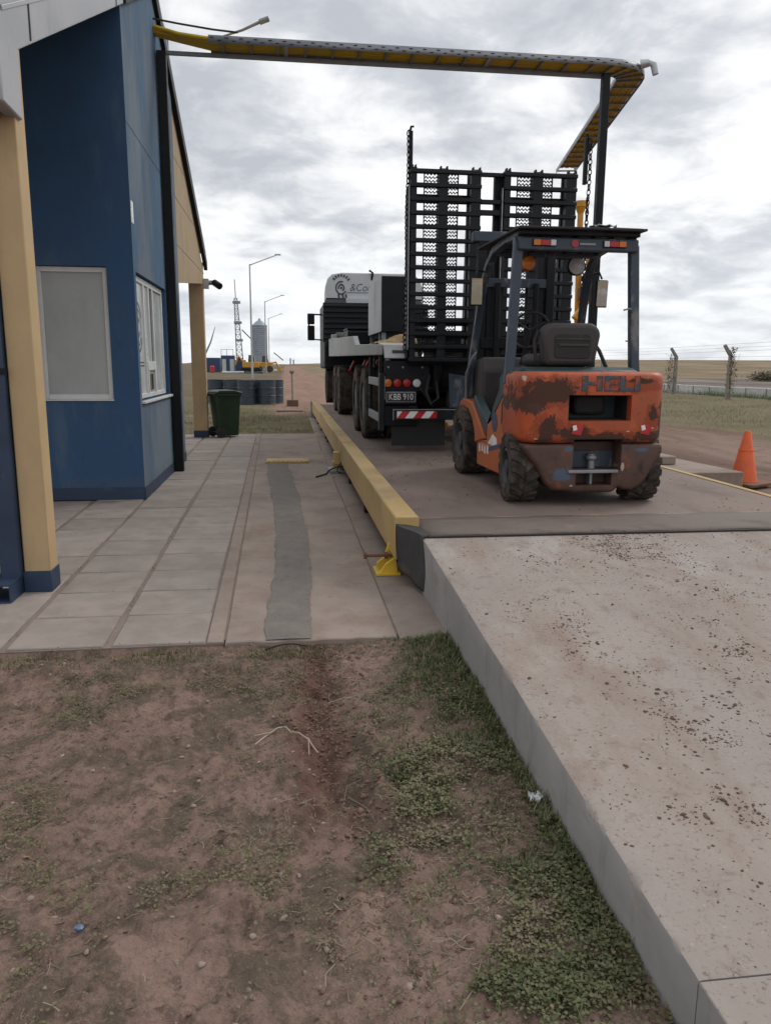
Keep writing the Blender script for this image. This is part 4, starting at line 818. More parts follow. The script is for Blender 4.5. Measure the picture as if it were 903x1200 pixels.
# ------------------------------------------------------------------ flatbed truck
def chain(mb, p0, p1, L=.075, sag=0.):
    p0, p1 = Vector(p0), Vector(p1); n = int((p1-p0).length/(L*.72)); d = (p1-p0).normalized(); a = d.orthogonal().normalized(); b = d.cross(a)
    for k in range(n):
        c = p0.lerp(p1, (k+.5)/n) + Vector((math.sin(k*.31)*.006, math.cos(k*.27)*.006, -sag*math.sin(math.pi*(k+.5)/n)))
        u, v = (a, b) if k % 2 else (b, a)
        mx = Matrix((d*1.0, u, v)).transposed().to_4x4()
        mb.torus(c, L*.44, L*.115, mx, 10, 5, .62)
def truck_wheel(t, x0, y, r, w, name='wheel', dual=False):
    hw = w/2; cx = x0+hw
    tm = MB(); prof = [(r*.56, -hw), (r*.86, -hw), (r*.93, -hw*.93), (r*.985, -hw*.74), (r, -hw*.3), (r, hw*.3), (r*.985, hw*.74), (r*.93, hw*.93), (r*.86, hw), (r*.56, hw)]
    for (g, d) in ((-.45, .0), (.0, 0), (.45, 0)): pass
    tm.lathe(prof, (0, 0, 0), 'x', 40, caps=False)
    for i in range(44):
        a = 2*math.pi*i/44
        for u0, u1 in ((-.92, -.52), (-.42, -.06), (.06, .42), (.52, .92)):
            k = .052; rr = r*1.012
            tm.sheet([[(u*hw, math.cos(a+s*k)*q, math.sin(a+s*k)*q) for s, q in ((-1, r*.985), (-.9, rr), (.9, rr), (1, r*.985))] for u in (u0, u1)])
    ty = tm.build(name, 'truck_tyre', t, angle=30, world=False); ty.location = Vector((cx, y, .34+r))-t.location
    hb = MB(); hb.lathe([(r*.57, -hw*.85), (r*.54, -hw*.75), (r*.40, -hw*.25), (r*.22, -hw*.25), (r*.20, -hw*.75), (r*.05, -hw*.8)], (0, 0, 0), 'x', 24).lathe([(r*.57, hw*.85), (r*.5, hw*.5), (r*.05, hw*.4)], (0, 0, 0), 'x', 24)
    for k in range(10): a = k*math.pi/5; hb.cyl((-hw*.25, math.cos(a)*r*.31, math.sin(a)*r*.31), (-hw*.45, math.cos(a)*r*.31, math.sin(a)*r*.31), r*.03, 6)
    hb.build('hub', 'hub', ty)
def truck():
    t = thing('flatbed_truck', 'dark heavy flatbed truck with two raised loading ramps and white cab roof', 'truck', (2.38, 9.5, .34))
    def B(mb, n, m, bev=0., par=t, **k):
        if par is t: return mb.build(n, m, t, bevel=bev, world=True, **k)
        bmesh.ops.translate(mb.bm, verts=mb.bm.verts, vec=-Vector(t.location)); return mb.build(n, m, par, bevel=bev, **k)
    XL, XR = 1.13, 3.63
    for y, dual in ((11.62, 1), (12.92, 1), (17.2, 1), (18.55, 1), (22.4, 0)):
        truck_wheel(t, XL, y, .53, .29); truck_wheel(t, XR-.29, y, .53, .29)
        if dual: truck_wheel(t, XL+.33, y, .53, .29); truck_wheel(t, XR-.62, y, .53, .29)
        B(MB().cyl((XL+.3, y, .87), (XR-.3, y, .87), .11, 12), 'axle', 'black')
    for x in (1.9, 2.7): B(MB().box(x, x+.14, 9.9, 24, 1.10, 1.42), 'chassis_beam', 'black', .01)
    for y in (10.6, 13.9, 15.6, 19.6): B(MB().box(1.9, 2.84, y, y+.12, 1.05, 1.40), 'chassis_crossbeam', 'truck', .01)
    # springs and red air hoses above the tandem
    for y in (11.62, 12.92):
        for x in (1.75, 2.95): B(MB().prism([(y-.5, 1.02), (y, .94), (y+.5, 1.02), (y+.5, 1.10), (y, 1.04), (y-.5, 1.10)], 'x', x, x+.09), 'leaf_spring', 'black')
    for y in (12.25, 13.6, 14.2, 16.6): B(MB().tube([(1.45, y, 1.5), (1.36, y+.1, 1.3), (1.50, y+.2, 1.15)], .028, 8), 'air_hose', 'red')
    # bed
    B(MB().prism([(9.62, 1.535), (9.62, 1.665), (12.6, 1.735), (13.0, 1.88), (20.3, 2.06), (20.3, 1.62)], 'x', XL-.02, XL+.06), 'bed_side', 'bedgrey', .01)
    B(MB().prism([(9.62, 1.535), (9.62, 1.665), (12.6, 1.735), (13.0, 1.88), (20.3, 2.06), (20.3, 1.62)], 'x', XR-.06, XR+.02), 'bed_side', 'bedgrey', .01)
    for a, b_ in ((9.66, 12.58), (12.62, 16.4), (16.42, 20.28)):
        za, zb = np.interp([a, b_], [9.6, 12.6, 13, 20.3], [1.655, 1.725, 1.76, 1.95]); B(MB().prism([(a, za-.08), (b_, zb-.08), (b_, zb-.005), (a, za-.005)], 'x', XL+.065, XR-.065), 'bed_floor', 'truck')
    B(MB().box(XL-.03, XL+.10, 18.8, 19.1, 1.98, 2.12), 'bed_bracket', 'bedgrey', .008)
    # sloping tail plate with slot
    B(MB().prism([(9.45, 1.50), (9.60, 1.66), (10.15, 1.70), (10.15, 1.64), (9.62, 1.60), (9.49, 1.49)], 'x', XL+.06, 1.60), 'tail_plate', 'bedgrey', .006)
    B(MB().prism([(9.45, 1.50), (9.60, 1.66), (10.15, 1.70), (10.15, 1.64), (9.62, 1.60), (9.49, 1.49)], 'x', 3.2, XR-.06), 'tail_plate', 'bedgrey', .006)
    B(MB().prism([(9.50, 1.562), (9.53, 1.595), (9.536, 1.589), (9.506, 1.556)], 'x', 1.29, 1.45), 'tail_slot', 'rubber')
    # rear body panel
    B(MB().box(XL+.07, 1.75, 9.50, 9.62, 1.10, 1.47), 'rear_panel', 'truck', .008)
    B(MB().box(XL, XL+.06, 9.46, 9.60, .62, 1.32), 'corner_plate', 'truck', .006)
    B(MB().box(XL+.06, XL+.066, 9.455, 9.4585, 1.0, 1.28), 'corner_edge', 'steel')
    B(MB().box(1.19, 1.60, 9.52, 9.60, .94, 1.10), 'plate_panel', 'black', .004)
    B(MB().box(3.0, XR-.07, 9.50, 9.62, .94, 1.47), 'rear_panel', 'truck', .008)
    B(MB().box(1.3, 3.5, 9.75, 9.9, 1.15, 1.5), 'rear_crossmember', 'truck', .01)
    B(MB().box(1.15, 1.62, 9.58, 9.72, .66, .93), 'rear_frame', 'truck', .02)
    for x, mm in ((1.232, 'amber'), (1.350, 'red'), (1.468, 'red'), (1.590, 'clear')):
        l = MB().lathe([(.058, -.02), (.058, .008), (.052, .012)], (x-t.location.x, 9.50-t.location.y, 1.20-.34), 'y', 20); l = l.build('tail_light', 'black', t)
        MB().lathe([(.050, -.0205), (.046, -.032), (.025, -.038)], (x-t.location.x, 9.50-t.location.y, 1.20-.34), 'y', 20).build('lens', mm, l)
    p = B(MB().box(1.215, 1.585, 9.502, 9.512, .965, 1.095), 'licence_plate', 'steel', .003)
    B(MB().box(1.228, 1.572, 9.499, 9.5018, .976, 1.080), 'plate_face', 'plate', par=p)
    tx = text('plate_number', 'KBB 910', .108, 'white', TM((1.40-t.location.x, 9.4985-t.location.y, 1.028-.34)), p, .001, .0, .80)
    # reflective bumper
    bp = B(MB().box(1.29, 3.47, 9.38, 9.46, .755, .885), 'bumper', 'truck', .006)
    B(MB().box(1.285, 1.295, 9.372, 9.38, .755, .89).box(1.295, 3.47, 9.372, 9.378, .878, .889), 'bumper_edge', 'steel', par=bp)
    def stripes(x0, x1):
        n = 5; w = (x1-x0)/n; z0, z1 = .778, .862
        for k in range(-1, n+1):
            a = x0+k*w; q = [(a, z0), (a+w, z0), (a+w*1.65, z1), (a+w*.65, z1)]
            q = [(min(max(x, x0), x1), z) for x, z in q]
            if q[1][0]-q[0][0]+q[2][0]-q[3][0] < .01: continue
            if q[0] == q[1]: q = q[1:]
            elif q[2] == q[3]: q = q[:3]
            B(MB().prism(q, 'y', 9.3765, 9.3785), 'stripe', 'redpaint' if k % 2 == 0 else 'white', par=bp)
    stripes(1.335, 1.83); stripes(2.93, 3.425)
    for x in (1.5, 3.2): B(MB().box(x, x+.1, 9.46, 9.75, .78, .92), 'bumper_arm', 'black', .006)
    B(MB().box(1.30, 1.98, 9.60, 9.62, .42, .76), 'mud_flap', 'rubber'); B(MB().box(2.8, 3.48, 9.60, 9.62, .42, .76), 'mud_flap', 'rubber')
    B(MB().box(1.17, 1.50, 19.35, 19.38, .40, 1.25), 'mud_flap', 'rubber'); B(MB().box(1.26, 1.36, 19.335, 19.348, .95, 1.2), 'flap_tag', 'steel')
    # left side underrun guard (ladder)
    for z in (.72, 1.16): B(MB().box(XL, XL+.04, 9.60, 10.75, z, z+.10), 'side_guard_rail', 'steel', .006)
    for y in (9.62, 10.7): B(MB().box(XL+.01, XL+.05, y, y+.05, .72, 1.52), 'side_guard_post', 'black')
    c = MB(); c.torus((1.12, 9.95, 1.44), .05, .012, Matrix.Rotation(R(90), 4, 'Y'), 16, 6); c.tube([(1.12, 9.95, 1.49), (1.13, 9.95, 1.56)], .012, 6); B(c, 'tie_ring', 'black')
    # ramp pivot gear, hydraulic cylinder, stabiliser
    B(MB().cyl((1.48, 9.40, 1.47), (3.45, 9.40, 1.47), .05, 14), 'pivot_shaft', 'black')
    for x in (1.85, 3.05):
        B(MB().cyl((x, 9.46, 1.62), (x, 9.62, 1.14), .065, 14), 'ramp_cylinder', 'truck'); B(MB().cyl((x, 9.42, 1.75), (x, 9.47, 1.6), .035, 12), 'cylinder_rod', 'zinc')
    B(MB().prism([(9.50, .90), (9.44, 1.22), (9.60, 1.30), (9.9, 1.2), (9.9, .9)], 'x', 2.05, 2.40), 'stabiliser_box', 'truck', .01)
    B(MB().prism([(2.0, .90), (2.32, .90), (2.22, 1.28), (1.98, 1.32)], 'y', 9.44, 9.46), 'stabiliser_plate', 'guard', .004)
    B(MB().tube([(1.75, 9.5, 1.30), (1.70, 9.45, 1.10), (1.76, 9.44, .95), (1.86, 9.48, 1.02), (1.84, 9.55, 1.25)], .018, 8), 'hydraulic_hose', 'rubber')
    for x, s in ((2.03, 1), (2.33, -1)):
        B(MB().prism([(x-s*.10, .55), (x-s*.05, .68), (x+s*.06, .68), (x+s*.06, .64), (x+s*.02, .62), (x+s*.02, .46), (x+s*.05, .43), (x-s*.03, .43)], 'y', 9.95, 10.1), 'stabiliser_foot', 'crane', .012)
    B(MB().box(2.0, 2.36, 9.97, 10.08, .60, .63), 'stabiliser_link', 'crane', .005)
    for k, (a, c, d) in enumerate((((1.25, 9.63, 1.15), (1.5, 9.66, 1.05), (1.9, 9.7, 1.12)), ((1.62, 9.49, 1.16), (1.72, 9.46, 1.02), (1.80, 9.52, .92)), ((2.45, 9.46, 1.30), (2.5, 9.42, 1.05), (2.62, 9.5, .95)), ((1.2, 9.7, .95), (1.7, 9.72, .84), (2.4, 9.74, .95)))):
        B(MB().tube([a, c, d], .011, 6), 'rear_cable', 'rubber')
    for x in (1.24, 1.42, 1.66): B(MB().cyl((x, 9.492, 1.39), (x, 9.50, 1.39), .014, 6), 'bolt', 'steel')
    B(MB().box(1.215, 1.72, 9.4965, 9.4995, 1.30, 1.312), 'panel_seam', 'black'); B(MB().cyl((1.235, 9.52, 1.47), (1.235, 9.52, 1.54), .03, 10), 'lamp_stub', 'steel')
    # the two raised ramps
    def ramp_frame(x0, x1):
        z0, z1, y0, y1 = 1.50, 3.625, 9.30, 9.42; W = x1-x0
        fr = None
        for f0, f1, e in ((.0, .085, .02), (.40, .53, .015), (.86, 1.0, .015)):
            o = B(MB().box(x0+f0*W, x0+f1*W, y0-.012, y1+.03, z0, z1+e), 'ramp_stile', 'truck', .006)
            for dx in (f0*W+.01, f1*W-.025): B(MB().box(x0+dx, x0+dx+.016, y0-.02, y0+.05, z1+e, z1+e+.022), 'stile_lug', 'black', par=o)
        for k in range(15):
            z = 3.605-k*.1515
            B(MB().box(x0-.006, x1+.006, y0-.03, y0+.035, z-.026, z+.022), 'ramp_rung', 'truck', .008, seg=1)
        # wavy expanded tread
        m = MB()
        for a, b_ in ((.21, .41), (.52, .70)):
            for k in range(52):
                z = 1.56+k*.040
                pts = [(x0+W*(a+(b_-a)*i/8), y1-.01, z+(.011 if i % 2 else -.011)) for i in range(9)]
                m.tube(pts, .0105, 4, caps=False)
            for f in (a, b_): m.bar((x0+W*f, y1-.01, 1.55), (x0+W*f, y1-.01, 3.61), .012)
        o = B(m, 'tread_mesh', 'black'); o['kind'] = 'stuff'
        for z in (1.62, 1.78, 1.93, 3.33): B(MB().box(x0+.02, x1-.02, y1-.005, y1+.05, z-.045, z+.05), 'ramp_stiffener', 'black', .006)
        for f in (.09, .855): B(MB().prism([(y1, 1.5), (y1+.16, 1.5), (y1+.03, 3.65), (y1, 3.65)], 'x', x0+f*W-.012, x0+f*W), 'ramp_web', 'truck')
        B(MB().box(x0-.030, x0-.012, y0+.01, y1+.04, 1.5, 3.45), 'ramp_edge', 'truck', .004); B(MB().box(x0-.022, x0-.014, y0+.002, y0+.0098, 1.6, 3.45), 'edge_trim', 'zinc')
    ramp_frame(1.462, 2.285); ramp_frame(2.565, 3.435)
    for z, h in ((3.60, .045), (3.30, .05), (3.18, .06)): B(MB().box(2.286, 2.564, 9.33, 9.38, z-h/2, z+h/2), 'ramp_tie_bar', 'truck', .006)
    B(MB().box(2.48, 2.545, 9.42, 9.50, 1.5, 3.62), 'ramp_support', 'black', .008)
    B(MB().box(2.50, 2.60, 9.425, 9.46, 3.2, 3.62), 'ramp_hinge_plate', 'truck', .006)
    # boxes low behind ramps (spare tools)
    B(MB().box(2.0, 2.9, 10.6, 11.6, 1.66, 1.86), 'tool_locker', 'truck', .02)
    # chain posts and chains
    for x, s in ((1.455, 1), (3.60, -1)):
        B(MB().box(x+s*.02-.022, x+s*.02+.022, 9.40, 9.46, 3.55, 4.06), 'chain_post', 'black', .006)
        B(MB().tube([(x, 9.4, 4.03), (x+s*.02, 9.4, 4.10), (x+s*.05, 9.4, 4.10)], .014, 6), 'chain_hook', 'black')
        c = MB(); chain(c, (x-.012*s, 9.38, 4.05), (x-.03*s, 9.42, 1.60), .078); chain(c, (x+.02, 9.41, 3.4), (x, 9.45, 1.45), .06); B(c, 'chain', 'black')
    # ratchets, folded canvas, cargo box stay separate below; front wall and cab
    hb = B(MB().box(.98, 3.72, 20.5, 20.62, 1.98, 2.98), 'headboard', 'truck', .015)
    for k in range(7): B(MB().box(1.0, 3.70, 20.44, 20.50, 2.06+k*.135, 2.12+k*.135), 'headboard_slat', 'truck', .012, par=hb, seg=1)
    B(MB().box(1.02, 3.68, 20.35, 20.5, 1.86, 2.02), 'headboard_base', 'black', .02)
    B(MB().box(1.03, 3.67, 21.0, 23.6, 1.3, 3.05), 'cab_body', 'truck', .06, seg=3)
    B(MB().box(1.08, 3.62, 20.95, 21.0, 3.0, 3.14), 'cab_rear_window', 'glass', .01)
    B(MB().box(1.60, 3.4, 20.85, 20.95, 3.0, 3.13), 'cab_trim', 'cabwhite', .01)
    pr = [(1.06, 3.10), (1.06, 3.42), (1.12, 3.62), (1.24, 3.735), (1.5, 3.78), (3.2, 3.78), (3.46, 3.735), (3.58, 3.62), (3.64, 3.42), (3.64, 3.10)]
    df = MB()
    A = [df.bm.verts.new((x, 20.95, z)) for x, z in pr]; Bv = [df.bm.verts.new((1.1+(x-1.06)*.968, 22.3, 3.10+(z-3.10)*.75)) for x, z in pr]; Cv = [df.bm.verts.new((1.15+(x-1.06)*.93, 23.3, 3.10+(z-3.10)*.15)) for x, z in pr]
    for U, V in ((A, Bv), (Bv, Cv)):
        for i in range(len(pr)-1): df.bm.faces.new([U[i], U[i+1], V[i+1], V[i]])
    df.bm.faces.new(A)
    df = B(df, 'wind_deflector', 'cabwhite', .03, seg=2)
    text('side_lettering', '\u0026Coca', .27, 'ink', TM((2.05-t.location.x, 20.943-t.location.y, 3.40-.34)) @ Matrix(((1, .25, 0, 0), (0, 1, 0, 0), (0, 0, 1, 0), (0, 0, 0, 1))), df, .002, -.004, .9)
    em = MB(); y = 20.945; cx, cz = 1.48, 3.42
    for k in range(7):
        a = R(35+k*18); em.prism([(cx+math.cos(a-.11)*.20, cz+.05+math.sin(a-.11)*.20), (cx+math.cos(a+.11)*.20, cz+.05+math.sin(a+.11)*.20), (cx+math.cos(a+.08)*.275, cz+.05+math.sin(a+.08)*.27), (cx+math.cos(a-.08)*.27, cz+.05+math.sin(a-.08)*.275)], 'y', y-.003, y)
    for r0, r1, a0, a1 in ((.155, .12, 70, 330), (.09, .055, -60, 200), (.03, .0, 0, 360)):
        for k in range(14):
            p = R(a0+(a1-a0)*k/14); q = R(a0+(a1-a0)*(k+1)/14)
            em.prism([(cx+math.cos(p)*r0, cz-.03+math.sin(p)*r0*1.15), (cx+math.cos(q)*r0, cz-.03+math.sin(q)*r0*1.15), (cx+math.cos(q)*r1, cz-.03+math.sin(q)*r1*1.15)]+([(cx+math.cos(p)*r1, cz-.03+math.sin(p)*r1*1.15)] if r1 else []), 'y', y-.003, y)
    for dx in (-.08, .03, .11): em.prism([(cx+dx-.02, cz-.20), (cx+dx+.03, cz-.18), (cx+dx+.05, cz-.30), (cx+dx+.01, cz-.33)], 'y', y-.003, y)
    B(em, 'crest', 'ink', par=df)
    B(MB().prism([(1.62, 3.27), (1.66, 3.29), (2.9, 3.285), (2.9, 3.27)], 'y', 20.938, 20.945), 'underline', 'steel', par=df)
    B(MB().tube([(2.28, 20.97, 3.60), (2.30, 20.9, 3.78), (2.22, 20.95, 3.84)], .03, 8), 'roof_strap', 'black')
    # mirrors of the cab
    for s, x in ((-1, 1.03), (1, 3.67)):
        m_ = B(MB().tube([(x, 22.6, 2.80), (x+s*.34, 22.5, 2.80), (x+s*.36, 22.5, 2.78), (x+s*.36, 22.5, 2.12), (x, 22.6, 2.10)], .022, 8), 'mirror_arm', 'black')
        B(MB().box(x+s*.30-.10, x+s*.30+.10, 22.38, 22.46, 2.52, 2.82), 'mirror_shell', 'black', .03, par=m_, seg=3); B(MB().box(x+s*.30-.10, x+s*.30+.10, 22.38, 22.46, 2.08, 2.49), 'mirror_shell', 'black', .03, par=m_, seg=3)
truck()
def truck_cargo():
    t = thing('cargo_box', 'tall black and pale grey box standing on the truck bed', 'box', (1.85, 13, 1.95))
    b = MB().box(1.58, 2.10, 13.0, 15.0, 1.95, 2.845); o = b.build('body', 'truck', t, bevel=.012, world=True)
    MB().box(1.572, 1.5795, 13.01, 14.99, 1.96, 2.835).build('side_sheet', 'boxwhite', t, world=True)
    for y in (13.05, 13.5, 14.9): MB().box(1.60, 1.66, y, y+.06, 1.765, 1.949).build('leg', 'steel', t, world=True)
    for x in (2.0,): MB().box(x, x+.05, 13.05, 13.1, 1.765, 1.949).build('leg', 'steel', t, world=True)
    o = MB(); rows = []
    for j in range(9):
        v = j/8; rows.append([(1.22+.62*i/12, 10.9+1.1*v, 1.70+(.20*math.sin(math.pi*v)**.7)*(i/12)**.8*(1-.55*abs(i/12-.8))+.02*math.sin(i*1.4+j)) for i in range(13)])
    o.sheet(rows); tag(o.build('folded_canvas', 'tarp', None, solid=.01), 'ochre folded canvas heap lying on the truck bed', 'canvas')
    t = thing('tool_bin', 'low black steel bin on the truck bed before the ribbed wall', 'bin', (1.4, 15.6, 1.83))
    MB().prism([(15.5, 1.83), (15.5, 2.05), (15.6, 2.10), (16.6, 2.10), (16.6, 1.83)], 'x', 1.22, 1.75).build('body', 'black', t, bevel=.01, world=True)
    MB().box(1.21, 1.76, 15.55, 16.62, 2.102, 2.13).build('lid', 'truck', t, bevel=.006, world=True)
    MB().cyl((1.3, 16.9, 2.02), (1.3, 19.8, 2.14), .07, 10).build('rolled_strap', 'rubber', None); 
    o = bpy.data.objects['rolled_strap']; tag(o, 'long black tube lying along the truck bed edge', 'tube')
truck_cargo()
# ------------------------------------------------------------------ small yard things
def cone():
    t = thing('traffic_cone', 'orange traffic cone on a dark square base beside the weighbridge', 'cone', (5.6, 8.85, -.02))
    MB().prism(rrect(-.27, .27, -.27, .27, .06, 4), 'z', .012, .05).build('base', 'rust', t, bevel=.008)
    MB().lathe([(.158, .051), (.150, .09), (.088, .42), (.080, .44), (.040, .655), (.030, .672), (.018, .672), (.016, .60)], (0, 0, 0), 'z', 28).build('body', 'cone', t, angle=50)
    MB().lathe([(.0895, .425), (.0905, .435), (.082, .452), (.0805, .446)], (0, 0, 0), 'z', 28).build('collar', 'cone', t)
    t.rotation_euler.z = .5
cone()
def wheelie():
    t = thing('wheelie_bin', 'dark green plastic wheelie bin standing at the end of the pavement', 'bin', (-1.19, 15.6, 0))
    b = MB(); A = rrect(-.165, .165, -.20, .19, .03, 3); Bq = rrect(-.215, .215, -.245, .255, .035, 3)
    lo = [b.bm.verts.new((x, y, .03)) for x, y in A]; hi = [b.bm.verts.new((x, y, .84)) for x, y in Bq]
    for i in range(len(lo)): j = (i+1) % len(lo); b.bm.faces.new([lo[i], lo[j], hi[j], hi[i]])
    b.bm.faces.new(lo[::-1]); b.bm.faces.new(hi); b.build('body', 'bin', t, bevel=.006)
    MB().prism(rrect(-.235, .235, -.265, .275, .04, 3), 'z', .80, .842).build('rim', 'bin', t, bevel=.008)
    MB().prism([(-.275, .845), (-.27, .875), (-.1, .915), (.2, .915), (.27, .88), (.275, .845)], 'x', -.24, .24).build('lid', 'bin', t, bevel=.014)
    MB().cyl((-.22, .29, .84), (.22, .29, .84), .017, 10).box(-.2, -.16, .25, .3, .8, .86).box(.16, .2, .25, .3, .8, .86).build('handle', 'bin', t)
    for x in (-.235, .195):
        w = MB().lathe([(.05, 0), (.10, .004), (.10, .04), (.05, .044)], (x, .19, .10), 'x', 20).build('wheel', 'rubber', t)
    MB().cyl((-.2, .19, .10), (.2, .19, .10), .012, 8).build('axle', 'steel', t)
    t.rotation_euler.z = R(118)
wheelie()
def drums():
    g = 'blue grey drums clustered on the grass'
    def make():
        t = thing('steel_drum', 'x', 'drum', (0, 0, 0), g)
        MB().lathe([(.30, 0), (.335, .004), (.335, .02), (.325, .03), (.325, .27), (.337, .285), (.337, .30), (.325, .315), (.325, .55), (.337, .565), (.337, .58), (.325, .595), (.325, .83), (.335, .84), (.335, .865), (.315, .866), (.312, .845)], (0, 0, 0), 'z', 28).build('body', 'drum', t, angle=25)
        MB().lathe([(.05, .846), (.05, .868), (.02, .87)], (.18, .0, 0), 'z', 10).build('bung', 'black', t)
        return t
    p = make(); spots = [(-1.42, 28.75, 'drum at the front of the cluster, just behind the green wheelie bin'), (-.70, 28.85, 'drum at the front right of the cluster, beside the earth road'), (-1.06, 29.5, 'drum in the gap behind the two front drums of the cluster'), (-1.96, 29.9, 'drum behind the bin in the middle of the row'), (-2.62, 30.2, 'leftmost drum of the cluster, next to the tan column'), (-.42, 29.55, 'rear right drum of the cluster, half hidden by the front drum')]
    for i, (x, y, l) in enumerate(spots):
        o = p if i == 0 else dup(p, (0, 0, 0)); o.location = (x, y, float(hgt(np.array(x), np.array(y)))); o['label'] = l; o.rotation_euler.z = i*1.3
drums()
def pedestal_crane():
    t = thing('pedestal_crane', 'orange and yellow pedestal crane half hidden behind the forklift and ramps', 'crane', (5.46, 14.3, -.03))
    MB().box(5.1, 5.8, 14.0, 14.6, -.1, .3).build('base', 'fence', t, world=True, bevel=.02)
    MB().cyl((5.46, 14.3, .3), (5.38, 14.3, 4.15), .055, 14).build('column', 'crane', t, world=True)
    MB().cyl((5.38, 14.3, 4.15), (5.38, 14.3, 4.26), .055, 14, .10).cyl((5.38, 14.3, 4.26), (5.38, 14.3, 4.36), .115, 14).build('flange', 'crane', t, world=True)
    MB().prism([(5.50, 2.62), (5.26, 2.30), (5.34, 2.24), (5.66, 2.74), (5.62, 3.6), (5.50, 3.6)], 'y', 14.05, 14.2).build('boom', 'crane', t, world=True, bevel=.01)
    MB().ball((5.52, 14.0, 2.98), (.16, .14, .16)).build('winch', 'rust', t, world=True)
    MB().box(5.36, 5.62, 13.95, 14.2, 2.62, 2.84).build('motor', 'rust', t, world=True, bevel=.02)
pedestal_crane()
# ------------------------------------------------------------------ right side fence
def gz(x, y): return float(hgt(np.array(float(x)), np.array(float(y))))
def right_fence():
    g = 'concrete fence posts on the right'
    def mk():
        t = thing('fence_post', 'x', 'fence post', (0, 0, 0), g)
        MB().tube([(0, 0, -.1), (0, 0, 2.0)], [.115, .10], 4).build('shaft', 'fence', t, bevel=.01)
        MB().tube([(0, 0, 1.96), (-.05, 0, 2.02), (-.33, 0, 2.42)], [.10, .10, .085], 4).build('angled_arm', 'fence', t, bevel=.01)
        return t
    p = mk(); labs = ['concrete fence post with angled top nearest the traffic cone', 'concrete fence post with angled top, second from the traffic cone', 'distant concrete fence post seen behind the forklift roof posts']
    for i, (x, y) in enumerate(((19.9, 33.3), (20.65, 39.7), (20.85, 50.0))):
        o = p if i == 0 else dup(p, (0, 0, 0)); o.location = (x, y, gz(x, y)); o['label'] = labs[i]
    w = thing('wire_fence', 'thin faint wire strands strung between the concrete fence posts', 'wire fence', (20, 33, 0))
    for k, z in enumerate((.7, 1.3, 1.85, 2.1, 2.25, 2.4)):
        dx = 0 if k < 3 else -.1*(k-2)
        MB().tube([(18.7+dx, 22.5, z), (19.9+dx, 33.3, z), (20.65+dx, 39.7, z), (20.85+dx, 50, z), (21, 62, z)], .006, 4).build('strand', 'wire', w, world=True)
    t = thing('low_wall', 'low wall of pale concrete panels along the grass behind the fence posts', 'wall', (22.4, 38, 0))
    y = 28.
    pm_ = MB().box(-.045, .045, .03, 1.57, -.25, .40).build('wall_panel', 'panel', t, bevel=.008, seg=1); me = pm_.data; bpy.data.objects.remove(pm_)
    po = MB().box(-.075, .075, -.03, .03, -.25, .44).build('wall_stud', 'fence', t); mp = po.data; bpy.data.objects.remove(po)
    co = MB().box(-.07, .07, .0, 1.6, .402, .45).build('wall_coping', 'fence', t); mc = co.data; mc.materials.clear(); mc.materials.append(M['white']); bpy.data.objects.remove(co)
    while y < 58:
        x = 22.75-(y-28)*.028
        for nm, m_ in (('wall_panel', me), ('wall_stud', mp), ('wall_coping', mc)):
            o = bpy.data.objects.new(nm, m_); C.objects.link(o); o.parent = t; o.location = Vector((x, y, gz(x, y)))-Vector((22.4, 38, 0)); o.rotation_euler.z = .028
        y += 1.6
right_fence()
# ------------------------------------------------------------------ far left yard
def light_poles():
    g = 'tall street light poles along the earth road'
    def mk():
        t = thing('light_pole', 'x', 'light pole', (0, 0, 0), g)
        MB().tube([(0, 0, 0), (0, 0, 6), (0, 0, 11.2)], [.115, .09, .065], 8).build('pole', 'pole', t)
        MB().tube([(0, 0, 11.1), (.5, 0, 11.3), (2.6, 0, 12.1)], [.06, .05, .045], 6).build('arm', 'pole', t)
        MB().box(2.5, 3.1, -.13, .13, 12.10, 12.22).build('lamp_head', 'pole', t, bevel=.03)
        return t
    p = mk(); labs = ['tallest looking light pole, nearest, rising behind the drums', 'light pole standing in front of the corrugated silo', 'light pole just past the silo, smallest and farthest']
    for i, (x, y) in enumerate(((-3.36, 81), (-3.1, 128), (-3.55, 176))):
        o = p if i == 0 else dup(p, (0, 0, 0)); o.location = (x, y, gz(x, y)-.02); o['label'] = labs[i]
light_poles()
